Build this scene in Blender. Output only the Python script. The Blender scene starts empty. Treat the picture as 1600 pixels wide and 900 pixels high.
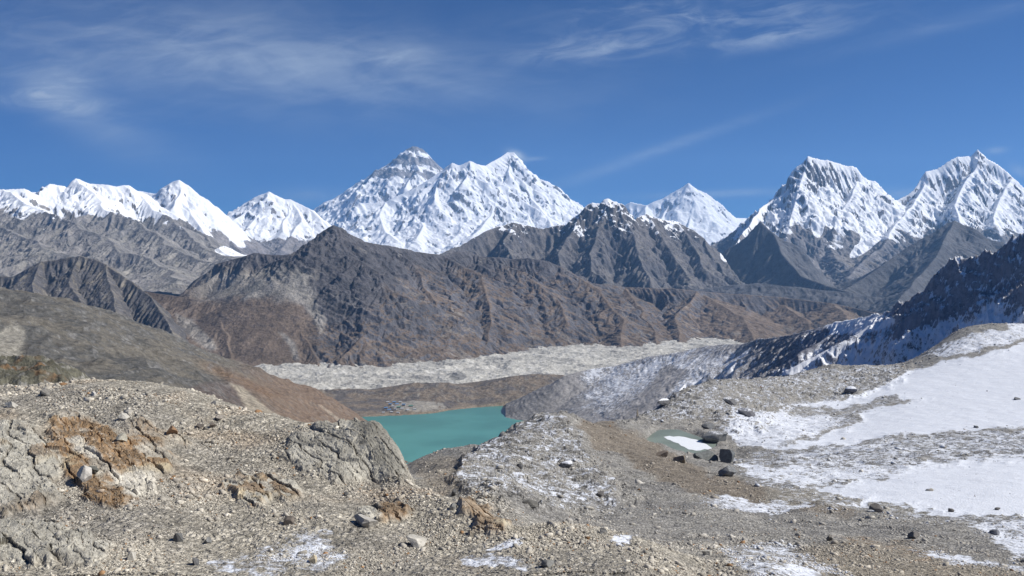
import bpy, math, numpy as np, time
from math import radians, sin, cos, pi
T0 = time.time()
sc = bpy.context.scene
C = sc.collection
# ---------------------------------------------------------------- camera
F = 1386.0                     # focal length in pixels of a 1600 px wide picture
PITCH = math.atan(50 / F)
cam_d = bpy.data.cameras.new('camera'); cam = bpy.data.objects.new('camera', cam_d); C.objects.link(cam)
cam_d.sensor_width = 36; cam_d.lens = 36 * F / 1600
cam_d.clip_start = 0.5; cam_d.clip_end = 120000
cam.location = (0, 0, 0); cam.rotation_euler = (pi / 2 - PITCH, 0, 0)
sc.camera = cam
# ---------------------------------------------------------------- sun and sky
SUN_AZ = 93.0                  # degrees clockwise from the view direction (+Y)
SUN_EL = 44.0
az, el = radians(SUN_AZ), radians(SUN_EL)
sd = bpy.data.lights.new('sun', 'SUN'); sun = bpy.data.objects.new('sun', sd); C.objects.link(sun)
sd.energy = 4.6; sd.angle = radians(0.5); sd.color = (1.0, 0.955, 0.89)
sun.rotation_euler = (pi / 2 - el, 0, -az + pi)
sc.view_settings.view_transform = 'Standard'; sc.view_settings.look = 'None'
sc.view_settings.gamma = 1; sc.view_settings.use_curve_mapping = False
sc.view_settings.exposure = 0.33
sc.cycles.max_bounces = 6; sc.cycles.volume_bounces = 1; sc.cycles.diffuse_bounces = 3
sc.cycles.transparent_max_bounces = 8

class NT:
    """short-hand for building node trees"""
    def __init__(s, tree): s.t = tree; s.n = tree.nodes; s.l = tree.links
    def new(s, kind, **kw):
        n = s.n.new(kind)
        for k, v in kw.items(): setattr(n, k, v)
        return n
    def put(s, sock, v):
        if isinstance(v, bpy.types.NodeSocket): s.l.new(v, sock)
        else: sock.default_value = v
    def m(s, op, a, b=0.0, c=0.0, clamp=False):
        n = s.new('ShaderNodeMath', operation=op, use_clamp=clamp)
        s.put(n.inputs[0], a); s.put(n.inputs[1], b); s.put(n.inputs[2], c)
        return n.outputs[0]
    def noise(s, vec, scale, detail=4, rough=.55, dist=0.0):
        n = s.new('ShaderNodeTexNoise')
        s.put(n.inputs['Vector'], vec); s.put(n.inputs['Scale'], scale)
        n.inputs['Detail'].default_value = detail; n.inputs['Roughness'].default_value = rough
        n.inputs['Distortion'].default_value = dist
        return n.outputs[0]
    def ramp(s, x, lo, hi, a=0.0, b=1.0):
        n = s.new('ShaderNodeMapRange'); s.put(n.inputs[0], x)
        n.inputs[1].default_value = lo; n.inputs[2].default_value = hi
        n.inputs[3].default_value = a; n.inputs[4].default_value = b; n.interpolation_type = 'SMOOTHSTEP'
        return n.outputs[0]
    def mix(s, f, a, b, mode='MIX'):
        n = s.new('ShaderNodeMix', data_type='RGBA', blend_type=mode)
        s.put(n.inputs[0], f); s.put(n.inputs[6], a); s.put(n.inputs[7], b)
        return n.outputs[2]
    def xyz(s, x, y, z):
        n = s.new('ShaderNodeCombineXYZ'); s.put(n.inputs[0], x); s.put(n.inputs[1], y); s.put(n.inputs[2], z)
        return n.outputs[0]

w = bpy.data.worlds.new('World'); sc.world = w; w.use_nodes = True
w.cycles.sampling_method = 'MANUAL'; w.cycles.sample_map_resolution = 512
N = NT(w.node_tree); N.n.clear()
sky = N.new('ShaderNodeTexSky', sky_type='NISHITA'); sky.sun_disc = False
sky.sun_elevation = el; sky.sun_rotation = az; sky.altitude = 5300; sky.air_density = 1.0; sky.dust_density = 0.5; sky.ozone_density = 1.6
tc = N.new('ShaderNodeTexCoord')
sp = N.new('ShaderNodeSeparateXYZ'); N.l.new(tc.outputs['Generated'], sp.inputs[0])
yy = N.m('MAXIMUM', sp.outputs[1], 0.05)
u = N.m('DIVIDE', sp.outputs[0], yy); v = N.m('DIVIDE', sp.outputs[2], yy)
def gauss(px, py, rx, ry, ang=0.0):
    """soft patch of high cloud in a direction of the sky"""
    cx, cy = (px - 800) / F, (400 - py) / F
    dx = N.m('SUBTRACT', u, cx); dy = N.m('SUBTRACT', v, cy)
    ca, sa = cos(radians(ang)), sin(radians(ang))
    a = N.m('ADD', N.m('MULTIPLY', dx, ca * F / rx), N.m('MULTIPLY', dy, sa * F / rx))
    b = N.m('ADD', N.m('MULTIPLY', dx, -sa * F / ry), N.m('MULTIPLY', dy, ca * F / ry))
    r2 = N.m('ADD', N.m('MULTIPLY', a, a), N.m('MULTIPLY', b, b))
    return N.m('EXPONENT', N.m('MULTIPLY', r2, -1.0))
fib = N.noise(N.xyz(N.m('MULTIPLY', u, 3.0), N.m('ADD', N.m('MULTIPLY', v, 11.0), N.m('MULTIPLY', u, 1.2)), 3.3), 1.6, 7, .62, .6)
fine = N.noise(N.xyz(N.m('MULTIPLY', u, 9.0), N.m('ADD', N.m('MULTIPLY', v, 34.0), N.m('MULTIPLY', u, -5.0)), 8.1), 1.5, 6, .6, .9)
fibm = N.ramp(fib, .36, .68); finem = N.ramp(fine, .38, .72)
veil = N.m('ADD', gauss(250, 75, 330, 85, -6), N.m('MULTIPLY', gauss(560, 110, 330, 60, -4), .75))
veil = N.m('ADD', veil, N.m('MULTIPLY', gauss(150, 190, 150, 36, -28), .7))
veil = N.m('MULTIPLY', veil, N.m('ADD', N.m('ADD', N.m('MULTIPLY', fibm, .45), N.m('MULTIPLY', finem, .25)), .22))
puff = N.m('MULTIPLY', N.m('ADD', gauss(92, 143, 58, 26, -15), N.m('ADD', N.m('MULTIPLY', gauss(640, 88, 55, 16, 10), .5), N.m('MULTIPLY', gauss(60, 160, 110, 14, -6), .35))), N.m('ADD', N.m('MULTIPLY', finem, .55), .35))
wisp = N.m('ADD', gauss(1100, 28, 190, 26, 2), N.m('ADD', N.m('MULTIPLY', gauss(1180, 65, 130, 15, 7), .9), N.m('MULTIPLY', gauss(920, 80, 110, 17, 4), .9)))
wisp = N.m('MULTIPLY', wisp, N.m('ADD', N.m('MULTIPLY', finem, .75), N.m('MULTIPLY', fibm, .25)))
strk = N.m('ADD', N.m('MULTIPLY', gauss(1000, 245, 190, 9, 19), .30), N.m('ADD', N.m('MULTIPLY', gauss(1150, 302, 150, 6, 2), .42), N.m('MULTIPLY', gauss(1480, 40, 190, 12, 14), .16)))
strk = N.m('ADD', strk, N.m('ADD', N.m('MULTIPLY', gauss(1400, 303, 40, 9, 0), .35), N.m('MULTIPLY', gauss(480, 305, 60, 12, 0), .3)))
strk = N.m('MULTIPLY', strk, N.m('ADD', N.m('MULTIPLY', finem, .6), .5))
plume = N.m('ADD', N.m('MULTIPLY', gauss(806, 244, 13, 7, -20), 1.3), N.m('ADD', N.m('MULTIPLY', gauss(834, 249, 16, 3, 3), .35), N.m('ADD', N.m('MULTIPLY', gauss(1553, 236, 15, 5, 5), .40), N.m('MULTIPLY', gauss(1590, 268, 16, 8, -25), .35))))
cl = N.m('ADD', N.m('MULTIPLY', veil, .58), N.m('ADD', N.m('MULTIPLY', puff, 1.15), N.m('ADD', N.m('MULTIPLY', wisp, .72), N.m('ADD', strk, plume))), clamp=True)
front = N.m('GREATER_THAN', sp.outputs[1], .1)
cl = N.m('MULTIPLY', N.m('MULTIPLY', cl, front), .88)
skyc = N.mix(1.0, sky.outputs[0], (0.115, 0.30, 0.54, 1), 'MULTIPLY')
skyc = N.mix(cl, skyc, (3.4, 4.0, 4.8, 1))
bg = N.new('ShaderNodeBackground'); bg.inputs[1].default_value = 0.115
N.l.new(skyc, bg.inputs[0])
wo = N.new('ShaderNodeOutputWorld'); N.l.new(bg.outputs[0], wo.inputs[0])

# ---------------------------------------------------------------- maths
f4 = np.float32
def _h(i, j, s):
    h = (i * 374761393 + j * 668265263 + s * 982451653) & 0xffffffff
    h = ((h ^ (h >> 13)) * 1274126177) & 0xffffffff
    return h ^ (h >> 16)
def pn(x, y, s=0):
    """gradient noise, about -1..1"""
    xi = np.floor(x); yi = np.floor(y); fx = (x - xi).astype(f4); fy = (y - yi).astype(f4)
    xi = xi.astype(np.int64); yi = yi.astype(np.int64)
    ux = fx * fx * fx * (fx * (fx * 6 - 15) + 10); uy = fy * fy * fy * (fy * (fy * 6 - 15) + 10)
    def g(a, b):
        an = (_h(xi + a, yi + b, s) & 1023).astype(f4) * f4(2 * pi / 1024)
        return np.cos(an) * (fx - a) + np.sin(an) * (fy - b)
    n0 = g(0, 0) * (1 - ux) + g(1, 0) * ux; n1 = g(0, 1) * (1 - ux) + g(1, 1) * ux
    return (n0 * (1 - uy) + n1 * uy) * f4(1.5)
def fbm(x, y, o=4, s=0, g=.5, lac=2.03):
    r = 0; a = 1.0; t = 0
    for k in range(o):
        r = r + pn(x, y, s + k * 17) * f4(a); t += a; a *= g
        x, y = x * lac * .8 - y * lac * .6 + 3.7, x * lac * .6 + y * lac * .8 + 1.9
    return r / f4(t)
def ridged(x, y, o=4, s=0, g=.5, lac=2.07):
    """ridged noise 0..1 with sharp crests"""
    r = 0; a = 1.0; t = 0; wgt = 1.0
    for k in range(o):
        n = 1 - np.abs(pn(x, y, s + k * 13)); n = n * n
        r = r + n * wgt * f4(a); t += a; a *= g; wgt = np.clip(n * 1.6, 0, 1)
        x, y = x * lac * .8 - y * lac * .6 + 5.1, x * lac * .6 + y * lac * .8 + 2.3
    return r / f4(t)
def sst(x, a, b):
    t = np.clip((x - a) / (b - a), 0, 1); return t * t * (3 - 2 * t)
cp, spi = cos(PITCH), sin(PITCH)
def at(px, py):
    """pixel of the 1600x900 picture -> (X/Y, Z/Y)"""
    u = (px - 800) / F; vv = (450 - py) / F
    y = cp + spi * vv; return u / y, (vv * cp - spi) / y
def P(px, py, D):
    a, t = at(px, py); return (a * D, D, t * D)
def proj(X, Y, Z):
    d = Y * cp - Z * spi; up = Y * spi + Z * cp
    return 800 + F * X / d, 450 - F * up / d
def tri(k, lo=0, hi=1): return lo + (hi - lo) * k
rs = np.random.RandomState

def grid_mesh(name, X, Y, Z, col=None, mat=None, parent=None, extra=None):
    r, c = X.shape
    me = bpy.data.meshes.new(name)
    co = np.empty((r * c, 3), f4); co[:, 0] = X.ravel(); co[:, 1] = Y.ravel(); co[:, 2] = Z.ravel()
    i = np.arange((r - 1) * c).reshape(r - 1, c)[:, :-1].ravel()
    q = np.stack([i, i + 1, i + c + 1, i + c], 1).astype(np.int32)
    me.vertices.add(r * c); me.vertices.foreach_set('co', co.ravel())
    me.loops.add(q.size); me.loops.foreach_set('vertex_index', q.ravel())
    me.polygons.add(len(q)); me.polygons.foreach_set('loop_start', np.arange(0, q.size, 4, dtype=np.int32))
    me.polygons.foreach_set('use_smooth', np.ones(len(q), bool))
    me.update(calc_edges=True)
    if col is not None: set_col(me, col.reshape(-1, col.shape[-1]))
    if mat: me.materials.append(mat)
    o = bpy.data.objects.new(name, me); C.objects.link(o)
    if parent: o.parent = parent
    return o
def set_col(me, col):
    at_ = me.color_attributes.new('tint', 'FLOAT_COLOR', 'POINT')
    full = np.ones((len(col), 4), f4); full[:, :col.shape[1]] = col
    at_.data.foreach_set('color', full.ravel())
def tag(o, label, cat, kind='structure', group=None):
    o['label'] = label; o['category'] = cat
    if kind: o['kind'] = kind
    if group: o['group'] = group
    return o
def slope_of(X, Y, Z):
    dXc = np.gradient(X, axis=1); dZc = np.gradient(Z, axis=1)
    dYr = np.gradient(Y, axis=0); dXr = np.gradient(X, axis=0); dZr = np.gradient(Z, axis=0)
    zx = dZc / np.maximum(dXc, 1e-6); zy = (dZr - zx * dXr) / np.maximum(dYr, 1e-6)
    return zx, zy, np.sqrt(zx * zx + zy * zy)

# ---------------------------------------------------------------- materials
def rock_material(name, scale, bump, speck=.35, rough=.95, det=5, pebble=0, dither=.55, snowc=(.86, .88, .91)):
    """ground and rock: colour of the rock and cover of snow come per vertex (tint, alpha = snow);
    finer mottling, chips and bump are procedural"""
    m = bpy.data.materials.new(name); m.use_nodes = True
    N = NT(m.node_tree); N.n.clear()
    out = N.new('ShaderNodeOutputMaterial'); b = N.new('ShaderNodeBsdfPrincipled')
    N.l.new(b.outputs[0], out.inputs[0])
    a = N.new('ShaderNodeAttribute', attribute_name='tint')
    g = N.new('ShaderNodeNewGeometry').outputs['Position']
    n1 = N.noise(g, scale, det, .65); n2 = N.noise(g, scale * 4.3, det, .7)
    f1 = N.ramp(n1, .25, .75, 1 - speck, 1 + speck); f2 = N.ramp(n2, .25, .75, 1 - speck * .8, 1 + speck * .8)
    f = N.m('MULTIPLY', f1, f2)
    pb = None
    loose = N.m('SUBTRACT', 1.0, N.m('MULTIPLY', N.new('ShaderNodeAttribute', attribute_name='bedrock').outputs['Fac'], .85))
    if pebble:
        for k_, (ps, amt) in enumerate(((pebble, .30), (pebble * .37, .24))):
            vo = N.new('ShaderNodeTexVoronoi'); N.put(vo.inputs['Vector'], g); vo.inputs['Scale'].default_value = 1 / ps; vo.inputs['Randomness'].default_value = 1
            sx = N.new('ShaderNodeSeparateXYZ'); N.l.new(vo.outputs['Color'], sx.inputs[0])
            gv = N.m('MULTIPLY', N.ramp(sx.outputs[0], 0, 1, 1 - amt, 1 + amt), N.ramp(vo.outputs['Distance'], .25, .62, 1.06, .78))
            f = N.m('MULTIPLY', f, N.m('ADD', 1.0, N.m('MULTIPLY', N.m('SUBTRACT', gv, 1.0), loose)))
            hh = N.m('MULTIPLY', N.m('SUBTRACT', .6, vo.outputs['Distance']), N.m('MULTIPLY', loose, ps * .6 / bump))
            pb = hh if pb is None else N.m('ADD', pb, hh)
    rc = N.mix(1.0, a.outputs['Color'], N.xyz(f, f, f), 'MULTIPLY')
    sn = N.m('ADD', a.outputs['Alpha'], N.m('MULTIPLY', N.m('SUBTRACT', N.m('ADD', n1, n2), 1.0), dither))
    sn = N.m('MULTIPLY', N.ramp(sn, .42, .60), N.m('GREATER_THAN', a.outputs['Alpha'], .02))
    c = N.mix(sn, rc, snowc + (1,))
    N.l.new(c, b.inputs['Base Color']); b.inputs['Roughness'].default_value = rough
    b.inputs['Specular IOR Level'].default_value = .15
    bm = N.new('ShaderNodeBump'); bm.inputs['Strength'].default_value = 1.0
    bm.inputs['Distance'].default_value = bump
    h = N.m('ADD', n1, N.m('MULTIPLY', n2, .35))
    if pb is not None: h = N.m('ADD', h, pb)
    h = N.m('MULTIPLY', h, N.m('SUBTRACT', 1.0, N.m('MULTIPLY', sn, .65)))
    N.l.new(h, bm.inputs['Height']); N.l.new(bm.outputs[0], b.inputs['Normal'])
    return m

# ---------------------------------------------------------------- mountains
def skeleton(mains, seed, kids=1, step=.16, klen=.55, kslope=.62, kface=.9, levels=2):
    """mains: polylines [(px,py,D)...] of ridges.  Adds side spurs that branch off downhill.
    Each segment: x0,y0,z0,x1,y1,z1,k,H"""
    R = rs(seed); segs = []
    todo = [([P(*p) for p in m['p']], m.get('k', kface), m.get('H', 1500.), m.get('kids', levels), m.get('len', klen)) for m in mains]
    while todo:
        pts, k, H, lev, kl = todo.pop()
        for p, q in zip(pts[:-1], pts[1:]): segs.append((*p, *q, k, H))
        if lev <= 0: continue
        # walk along the ridge
        acc = R.rand() * step * H * (1 if lev > 1 else .5)
        side = 1
        for p, q in zip(pts[:-1], pts[1:]):
            p = np.array(p); q = np.array(q); L = np.hypot(*(q - p)[:2])
            if L < 1: continue
            d = (q - p)[:2] / L; nrm = np.array([-d[1], d[0]])
            while acc < L:
                c = p + (q - p) * acc / L
                for side in (1, -1):
                    if R.rand() < .12: continue
                    ang = R.uniform(.35, .9) if lev < 2 else R.uniform(-.5, .5)
                    down = 1 if q[2] <= p[2] else -1
                    dr = nrm * side * cos(ang) + d * down * abs(sin(ang)) * (1 if lev < 2 else R.uniform(-1, 1))
                    dr /= np.hypot(*dr)
                    ll = kl * H * R.uniform(.5, 1.25)
                    n = 3; pp = [c - np.array([0, 0, .01 * H * R.rand()])]
                    ks = k * kslope * R.uniform(.85, 1.2)
                    for j in range(n):
                        dr = dr + nrm * R.uniform(-.28, .28) + d * R.uniform(-.28, .28); dr /= np.hypot(*dr)
                        s_ = ll / n; l = pp[-1]
                        pp.append(np.array([l[0] + dr[0] * s_, l[1] + dr[1] * s_, l[2] - ks * s_ * (1.25 - .25 * j)]))
                    todo.append(([tuple(x) for x in pp], k * 1.08, H, lev - 1, kl * .42))
                acc += step * H * R.uniform(.6, 1.4) * (1 if lev > 1 else .5)
            acc -= L
    return np.array(segs, f4)
def ridge_field(X, Y, segs, base):
    """height as the upper envelope of the flanks of all ridges; also distance to and position along the winner"""
    sh = X.shape; x = X.ravel().astype(f4); y = Y.ravel().astype(f4)
    best = np.full(x.size, -1e9, f4); bd = np.zeros(x.size, f4); bs = np.zeros(x.size, f4)
    for n, (x0, y0, z0, x1, y1, z1, k, H) in enumerate(segs):
        dx, dy = x1 - x0, y1 - y0; L2 = dx * dx + dy * dy + 1e-3
        reach = H * ((1 + max(max(z0, z1) - base, 10) / (1.333 * k * H)) ** 1.3334 - 1) * 1.08 + 60
        idx = np.nonzero((x > min(x0, x1) - reach) & (x < max(x0, x1) + reach) & (y > min(y0, y1) - reach) & (y < max(y0, y1) + reach))[0]
        if idx.size == 0: continue
        xs = x[idx]; ys = y[idx]
        t = np.clip(((xs - x0) * dx + (ys - y0) * dy) / L2, 0, 1)
        ex = xs - (x0 + t * dx); ey = ys - (y0 + t * dy); d = np.sqrt(ex * ex + ey * ey)
        z = z0 + (z1 - z0) * t - k * H * 1.333 * ((1 + d / H) ** .75 - 1)
        w_ = z > best[idx]; j = idx[w_]
        best[j] = z[w_]; bd[j] = d[w_]
        bs[j] = (t[w_] * math.sqrt(L2) + n * 137.0) + 0.35 * np.arctan2(ey[w_], ex[w_]) * np.minimum(d[w_], 800)
    return best.reshape(sh), bd.reshape(sh), bs.reshape(sh)
def range_grid(px0, px1, D0, D1, dpx, rows):
    a = np.array([(p - 800) / F for p in np.arange(px0, px1 + dpx, dpx)], f4)
    D = np.geomspace(D0, D1, rows).astype(f4)
    A, Y = np.meshgrid(a, D); return A * Y, Y
def poly(px, py, pts, soft):
    """soft inside-mask of a polygon drawn on the ground"""
    pts = np.array(pts, float); ins = np.zeros(px.shape, bool); dist = np.full(px.shape, 1e9)
    for (x0, y0), (x1, y1) in zip(pts, np.roll(pts, -1, 0)):
        dx, dy = x1 - x0, y1 - y0
        t = np.clip(((px - x0) * dx + (py - y0) * dy) / (dx * dx + dy * dy + 1e-9), 0, 1)
        dist = np.minimum(dist, np.hypot(px - x0 - t * dx, (py - y0 - t * dy) * 1.6))
        cr = ((y0 > py) != (y1 > py)) & (px < dx * (py - y0) / (dy if abs(dy) > 1e-9 else 1e-9) + x0)
        ins ^= cr
    return sst(np.where(ins, dist, -dist), -soft, soft).astype(f4)

def mountain(name, label, cat, mains, box, base, colour, mat, seed=1, warp=60, wl=900, rough=40, rl=500, flute=18, fl=110, dpx=1.3, rows=420, softf=.18, tilt=0., post=None, ampf=None, **kw):
    X, Y = range_grid(*box, dpx, rows)
    segs = skeleton(mains, seed, **kw)
    WX = X + warp * fbm(X / wl, Y / wl, 3, seed) ; WY = Y + warp * fbm(X / wl + 31, Y / wl + 7, 3, seed + 5)
    Z, d, s = ridge_field(WX, WY, segs, base)
    Z = np.maximum(Z, base - 400)
    fade = sst(d, 0, rl * .35)
    if ampf is not None: A_ = ampf(*proj(X, Y, Z), Z); rough = rough * A_; flute = flute * A_
    Z = Z + rough * (ridged(X / rl, Y / rl, 5, seed + 9) - .5) * (.25 + .75 * fade)
    Z = Z + rough * .42 * (ridged(X / (rl * .27) + 9, Y / (rl * .27), 4, seed + 19, g=.6) - .5) * (.15 + .85 * fade)
    fl_n = ridged(s / fl, d / (fl * 7), 3, seed + 3)
    Z = Z + flute * (fl_n - .5) * sst(d, 0, fl * .8) * np.exp(-d / (fl * 22))
    bm = base + 25 * fbm(X / 600, Y / 600, 3, seed + 2) - np.clip(9000 - Y, 0, 4000) * tilt
    soft = softf * max(float(np.nanmax(Z)) - base, 100); q = (Z - bm) / soft
    Z = bm + soft * np.where(q > 6, q, np.log1p(np.exp(np.clip(q, -30, 6))) - .05)
    if post: Z = post(X, Y, Z)
    zx, zy, sl = slope_of(X, Y, Z)
    px, py = proj(X, Y, Z)
    col = colour(X, Y, Z, zx, zy, sl, d, s, px, py)
    o = grid_mesh(name, X, Y, Z, col, mat)
    tag(o, label, cat)
    print('  built', name, len(segs), 'segments', round(time.time() - T0, 1), 's')
    return o
def mixc(a, b, t): return a + (b - a) * t[..., None]
def rgb(*c): return np.array(c, f4)
def rgba(col, snow): return np.concatenate([col, snow[..., None]], -1).astype(f4)

M_far = rock_material('high_mountain_rock_and_snow', 1 / 260., 60, .30, dither=.32)
M_mid = rock_material('mid_mountain_rock', 1 / 90., 22, .30)

def snow_colour(rock1, rock2, line, band, smin, smax, seed, lam=700., streak=120., extra=None, sunward=0.0):
    def f(X, Y, Z, zx, zy, sl, d, s, px, py):
        n = fbm(X / lam, Y / lam, 4, seed); n2 = fbm(s / streak, d / (streak * 5), 3, seed + 4)
        c = mixc(rgb(*rock1), rgb(*rock2), sst(n + .5 * n2, -.4, .5))
        hi = sst(Z + n * band * .9 + n2 * band * .5, line - band * .5, line + band * .5)
        steep = 1 - sst(sl + .35 * n2 + .25 * n, smin, smax)
        sn = hi * steep
        if extra: c, sn = extra(X, Y, Z, sl, px, py, n, n2, c, sn)
        return rgba(c, np.clip(sn, 0, 1))
    return f

def saddle(px, py, n): return sst(1.1 - ((px - 368) / 34) ** 2 - ((py - 392) / 9) ** 2 + .4 * n, 0, .4)
# snow peaks behind everything: the far pale pyramid on the right of the centre
mountain('snow_peak', 'distant white pyramid peak low on the skyline between the jagged dark crag and the blunt white peak', 'snow peak',
    [dict(p=[(930, 345, 31000), (985, 314, 30500), (1012, 319, 30000), (1037, 309, 30000), (1060, 294, 30000), (1076, 284, 30000), (1092, 295, 30000), (1110, 305, 30000), (1132, 327, 30000), (1150, 340, 30000), (1175, 340, 30500), (1230, 350, 31000)], H=2600, k=1.0, kids=2),
     dict(p=[(1076, 286, 30000), (1085, 320, 29300), (1075, 350, 28300), (1060, 380, 27000)], H=1800, k=1.0),
     dict(p=[(1012, 319, 30000), (1000, 350, 28500), (990, 380, 27500)], H=1800, k=.9)],
    (900, 1260, 24500, 32500), -600,
    snow_colour((.33, .31, .30), (.22, .21, .22), 0, 900, 1.2, 2.2, 3), M_far, seed=11, warp=120, rl=900, rough=160, flute=120, fl=330, rows=300, step=.3)

mountain('summit_massif', 'highest massif with a dark banded pyramid summit rising behind a long white wall', 'snow peak',
    [dict(p=[(470, 350, 27500), (495, 326, 27000), (525, 309, 27000), (550, 291, 27000), (575, 273, 27000), (600, 256, 27000), (620, 241, 27000), (630, 231, 27000), (640, 226, 27000), (655, 230, 27000), (665, 239, 27000), (692, 262, 27000), (740, 275, 27500), (780, 262, 27500)], H=3400, k=.95),
     dict(p=[(640, 227, 27000), (643, 260, 26300), (655, 300, 25300)], H=2600, k=.9),
     dict(p=[(525, 340, 24500), (560, 318, 24000), (600, 315, 24000), (650, 290, 24200), (692, 266, 24500), (709, 254, 24500), (720, 258, 24500), (737, 250, 24500), (750, 255, 24500), (762, 256, 24700), (775, 248, 25000), (795, 238, 25500), (806, 238, 25500), (815, 251, 25400), (825, 271, 25200), (850, 294, 25000), (882, 317, 24800), (910, 330, 24500), (960, 350, 24500)], H=3000, k=1.05),
     dict(p=[(709, 255, 24500), (690, 300, 23600), (670, 345, 22600), (650, 385, 21500)], H=1800, k=.9),
     dict(p=[(762, 256, 24700), (775, 300, 23700), (765, 340, 22800), (740, 380, 21500)], H=1800, k=.9),
     dict(p=[(815, 252, 25400), (820, 300, 24300), (850, 340, 23200), (860, 370, 22400)], H=1800, k=.9),
     dict(p=[(600, 315, 24000), (590, 340, 23200), (600, 370, 22300), (620, 392, 21500)], H=1500, k=.8)],
    (440, 990, 20000, 28800), -300,
    snow_colour((.30, .29, .29), (.20, .20, .21), -150, 700, 1.4, 2.7, 7, lam=900, streak=150,
        extra=lambda X, Y, Z, sl, px, py, n, n2, c, sn: (c, sn * (1 - .85 * sst(Y, 25200, 25900) * sst(Z, 1900, 2300) * sst(px, 540, 575) * (1 - sst(px, 700, 760)) * (.35 + .65 * sst(n2 + .5 * np.sin((Z + .12 * X) / 75.), -.35, .3))))),
    M_far, seed=21, warp=150, wl=2200, rl=1400, rough=330, flute=150, fl=300, dpx=1.15, rows=520, step=.22)

mountain('snow_peak', 'small snow peak with a dark rock face standing left of the highest massif', 'snow peak',
    [dict(p=[(300, 400, 17500), (330, 365, 17600), (346, 343, 17700), (362, 331, 17800), (382, 316, 18000), (400, 306, 18000), (420, 298, 18000), (432, 304, 18000), (447, 311, 18000), (456, 311, 18000), (480, 324, 17800), (500, 342, 17500), (540, 372, 17200), (620, 410, 17000)], H=1900, k=.9),
     dict(p=[(420, 300, 18000), (405, 330, 17500), (385, 355, 17000), (370, 385, 16300)], H=1200, k=.9),
     dict(p=[(456, 312, 18000), (470, 345, 17300), (450, 375, 16600), (440, 400, 16000)], H=1200, k=.9)],
    (290, 660, 14800, 18800), -250,
    snow_colour((.27, .25, .24), (.19, .18, .19), 300, 500, 1.3, 2.5, 9, lam=700, streak=200, extra=lambda X, Y, Z, sl, px, py, n, n2, c, sn: (c, np.maximum(sn, saddle(px, py, n)))), M_far, seed=32, warp=110, rl=800, rough=130, flute=90, fl=220, rows=300, step=.26)

mountain('snow_peak', 'rounded white dome peak with a steep shoulder falling right to a deep notch', 'snow peak',
    [dict(p=[(150, 320, 15500), (217, 297, 15200), (249, 303, 15000), (253, 291, 15000), (269, 283, 15000), (282, 280, 15000), (295, 288, 15000), (312, 306, 15000), (327, 325, 14900), (346, 343, 14800), (355, 372, 14500), (380, 400, 14000)], H=1700, k=1.0),
     dict(p=[(282, 281, 15000), (290, 320, 14500), (310, 350, 14000), (330, 385, 13300)], H=1200, k=1.0),
     dict(p=[(253, 292, 15000), (250, 330, 14400), (262, 360, 13800)], H=1200, k=1.0)],
    (130, 420, 12500, 16300), -250,
    snow_colour((.28, .26, .25), (.19, .18, .19), 280, 420, 1.4, 2.6, 13, lam=700, streak=200), M_far, seed=41, warp=80, rl=800, rough=120, flute=90, fl=220, rows=260, step=.26)

def left_massif_extra(X, Y, Z, sl, px, py, n, n2, c, sn):
    led = fbm((Z + .5 * X) / 60., (Y - X) / 500., 4, 818)
    sn = np.maximum(sn, .8 * sst(led + .4 * n, .2, .45) * sst(Z, 150, 500))
    sn = np.maximum(sn, saddle(px, py, n))
    c = mixc(c, rgb(.33, .31, .27), .75 * sst(n2 + .4 * n, -.1, .35) * (1 - sst(Z, 0, 700)))
    return c, sn
mountain('snow_mountain', 'broad snow capped grey mountain filling the left end of the skyline', 'snow mountain',
    [dict(p=[(-260, 300, 11000), (-120, 290, 11300), (0, 293, 11500), (30, 293, 11600), (54, 304, 11800), (62, 299, 11900), (77, 286, 12000), (107, 289, 12100), (122, 277, 12200), (140, 284, 12300), (180, 291, 12400), (200, 288, 12500), (217, 296, 12600), (235, 303, 12600), (262, 322, 12500), (300, 352, 12200), (330, 380, 11600), (365, 405, 11000), (400, 430, 10000)], H=2200, k=.85),
     dict(p=[(0, 294, 11500), (60, 322, 10600), (110, 345, 9900), (170, 382, 9100), (225, 415, 8400), (275, 450, 7700), (310, 475, 7200)], H=1100, k=.8),
     dict(p=[(-120, 290, 11300), (-60, 340, 10000), (0, 355, 9200), (60, 385, 8400), (120, 420, 7800)], H=1000, k=.8),
     dict(p=[(122, 278, 12200), (160, 320, 11400), (215, 352, 10600), (270, 390, 9800), (320, 420, 9000), (370, 452, 8100)], H=1100, k=.8),
     dict(p=[(217, 297, 12600), (265, 345, 11700), (310, 380, 10900), (355, 412, 10000), (400, 440, 9000)], H=1000, k=.8)],
    (-260, 440, 6900, 13300), -330,
    snow_colour((.25, .235, .22), (.175, .17, .165), 500, 380, 1.5, 2.8, 17, lam=600, streak=130, extra=left_massif_extra),
    M_far, seed=51, warp=190, wl=1000, rl=520, rough=130, flute=60, fl=130, rows=520, step=.24)

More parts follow.
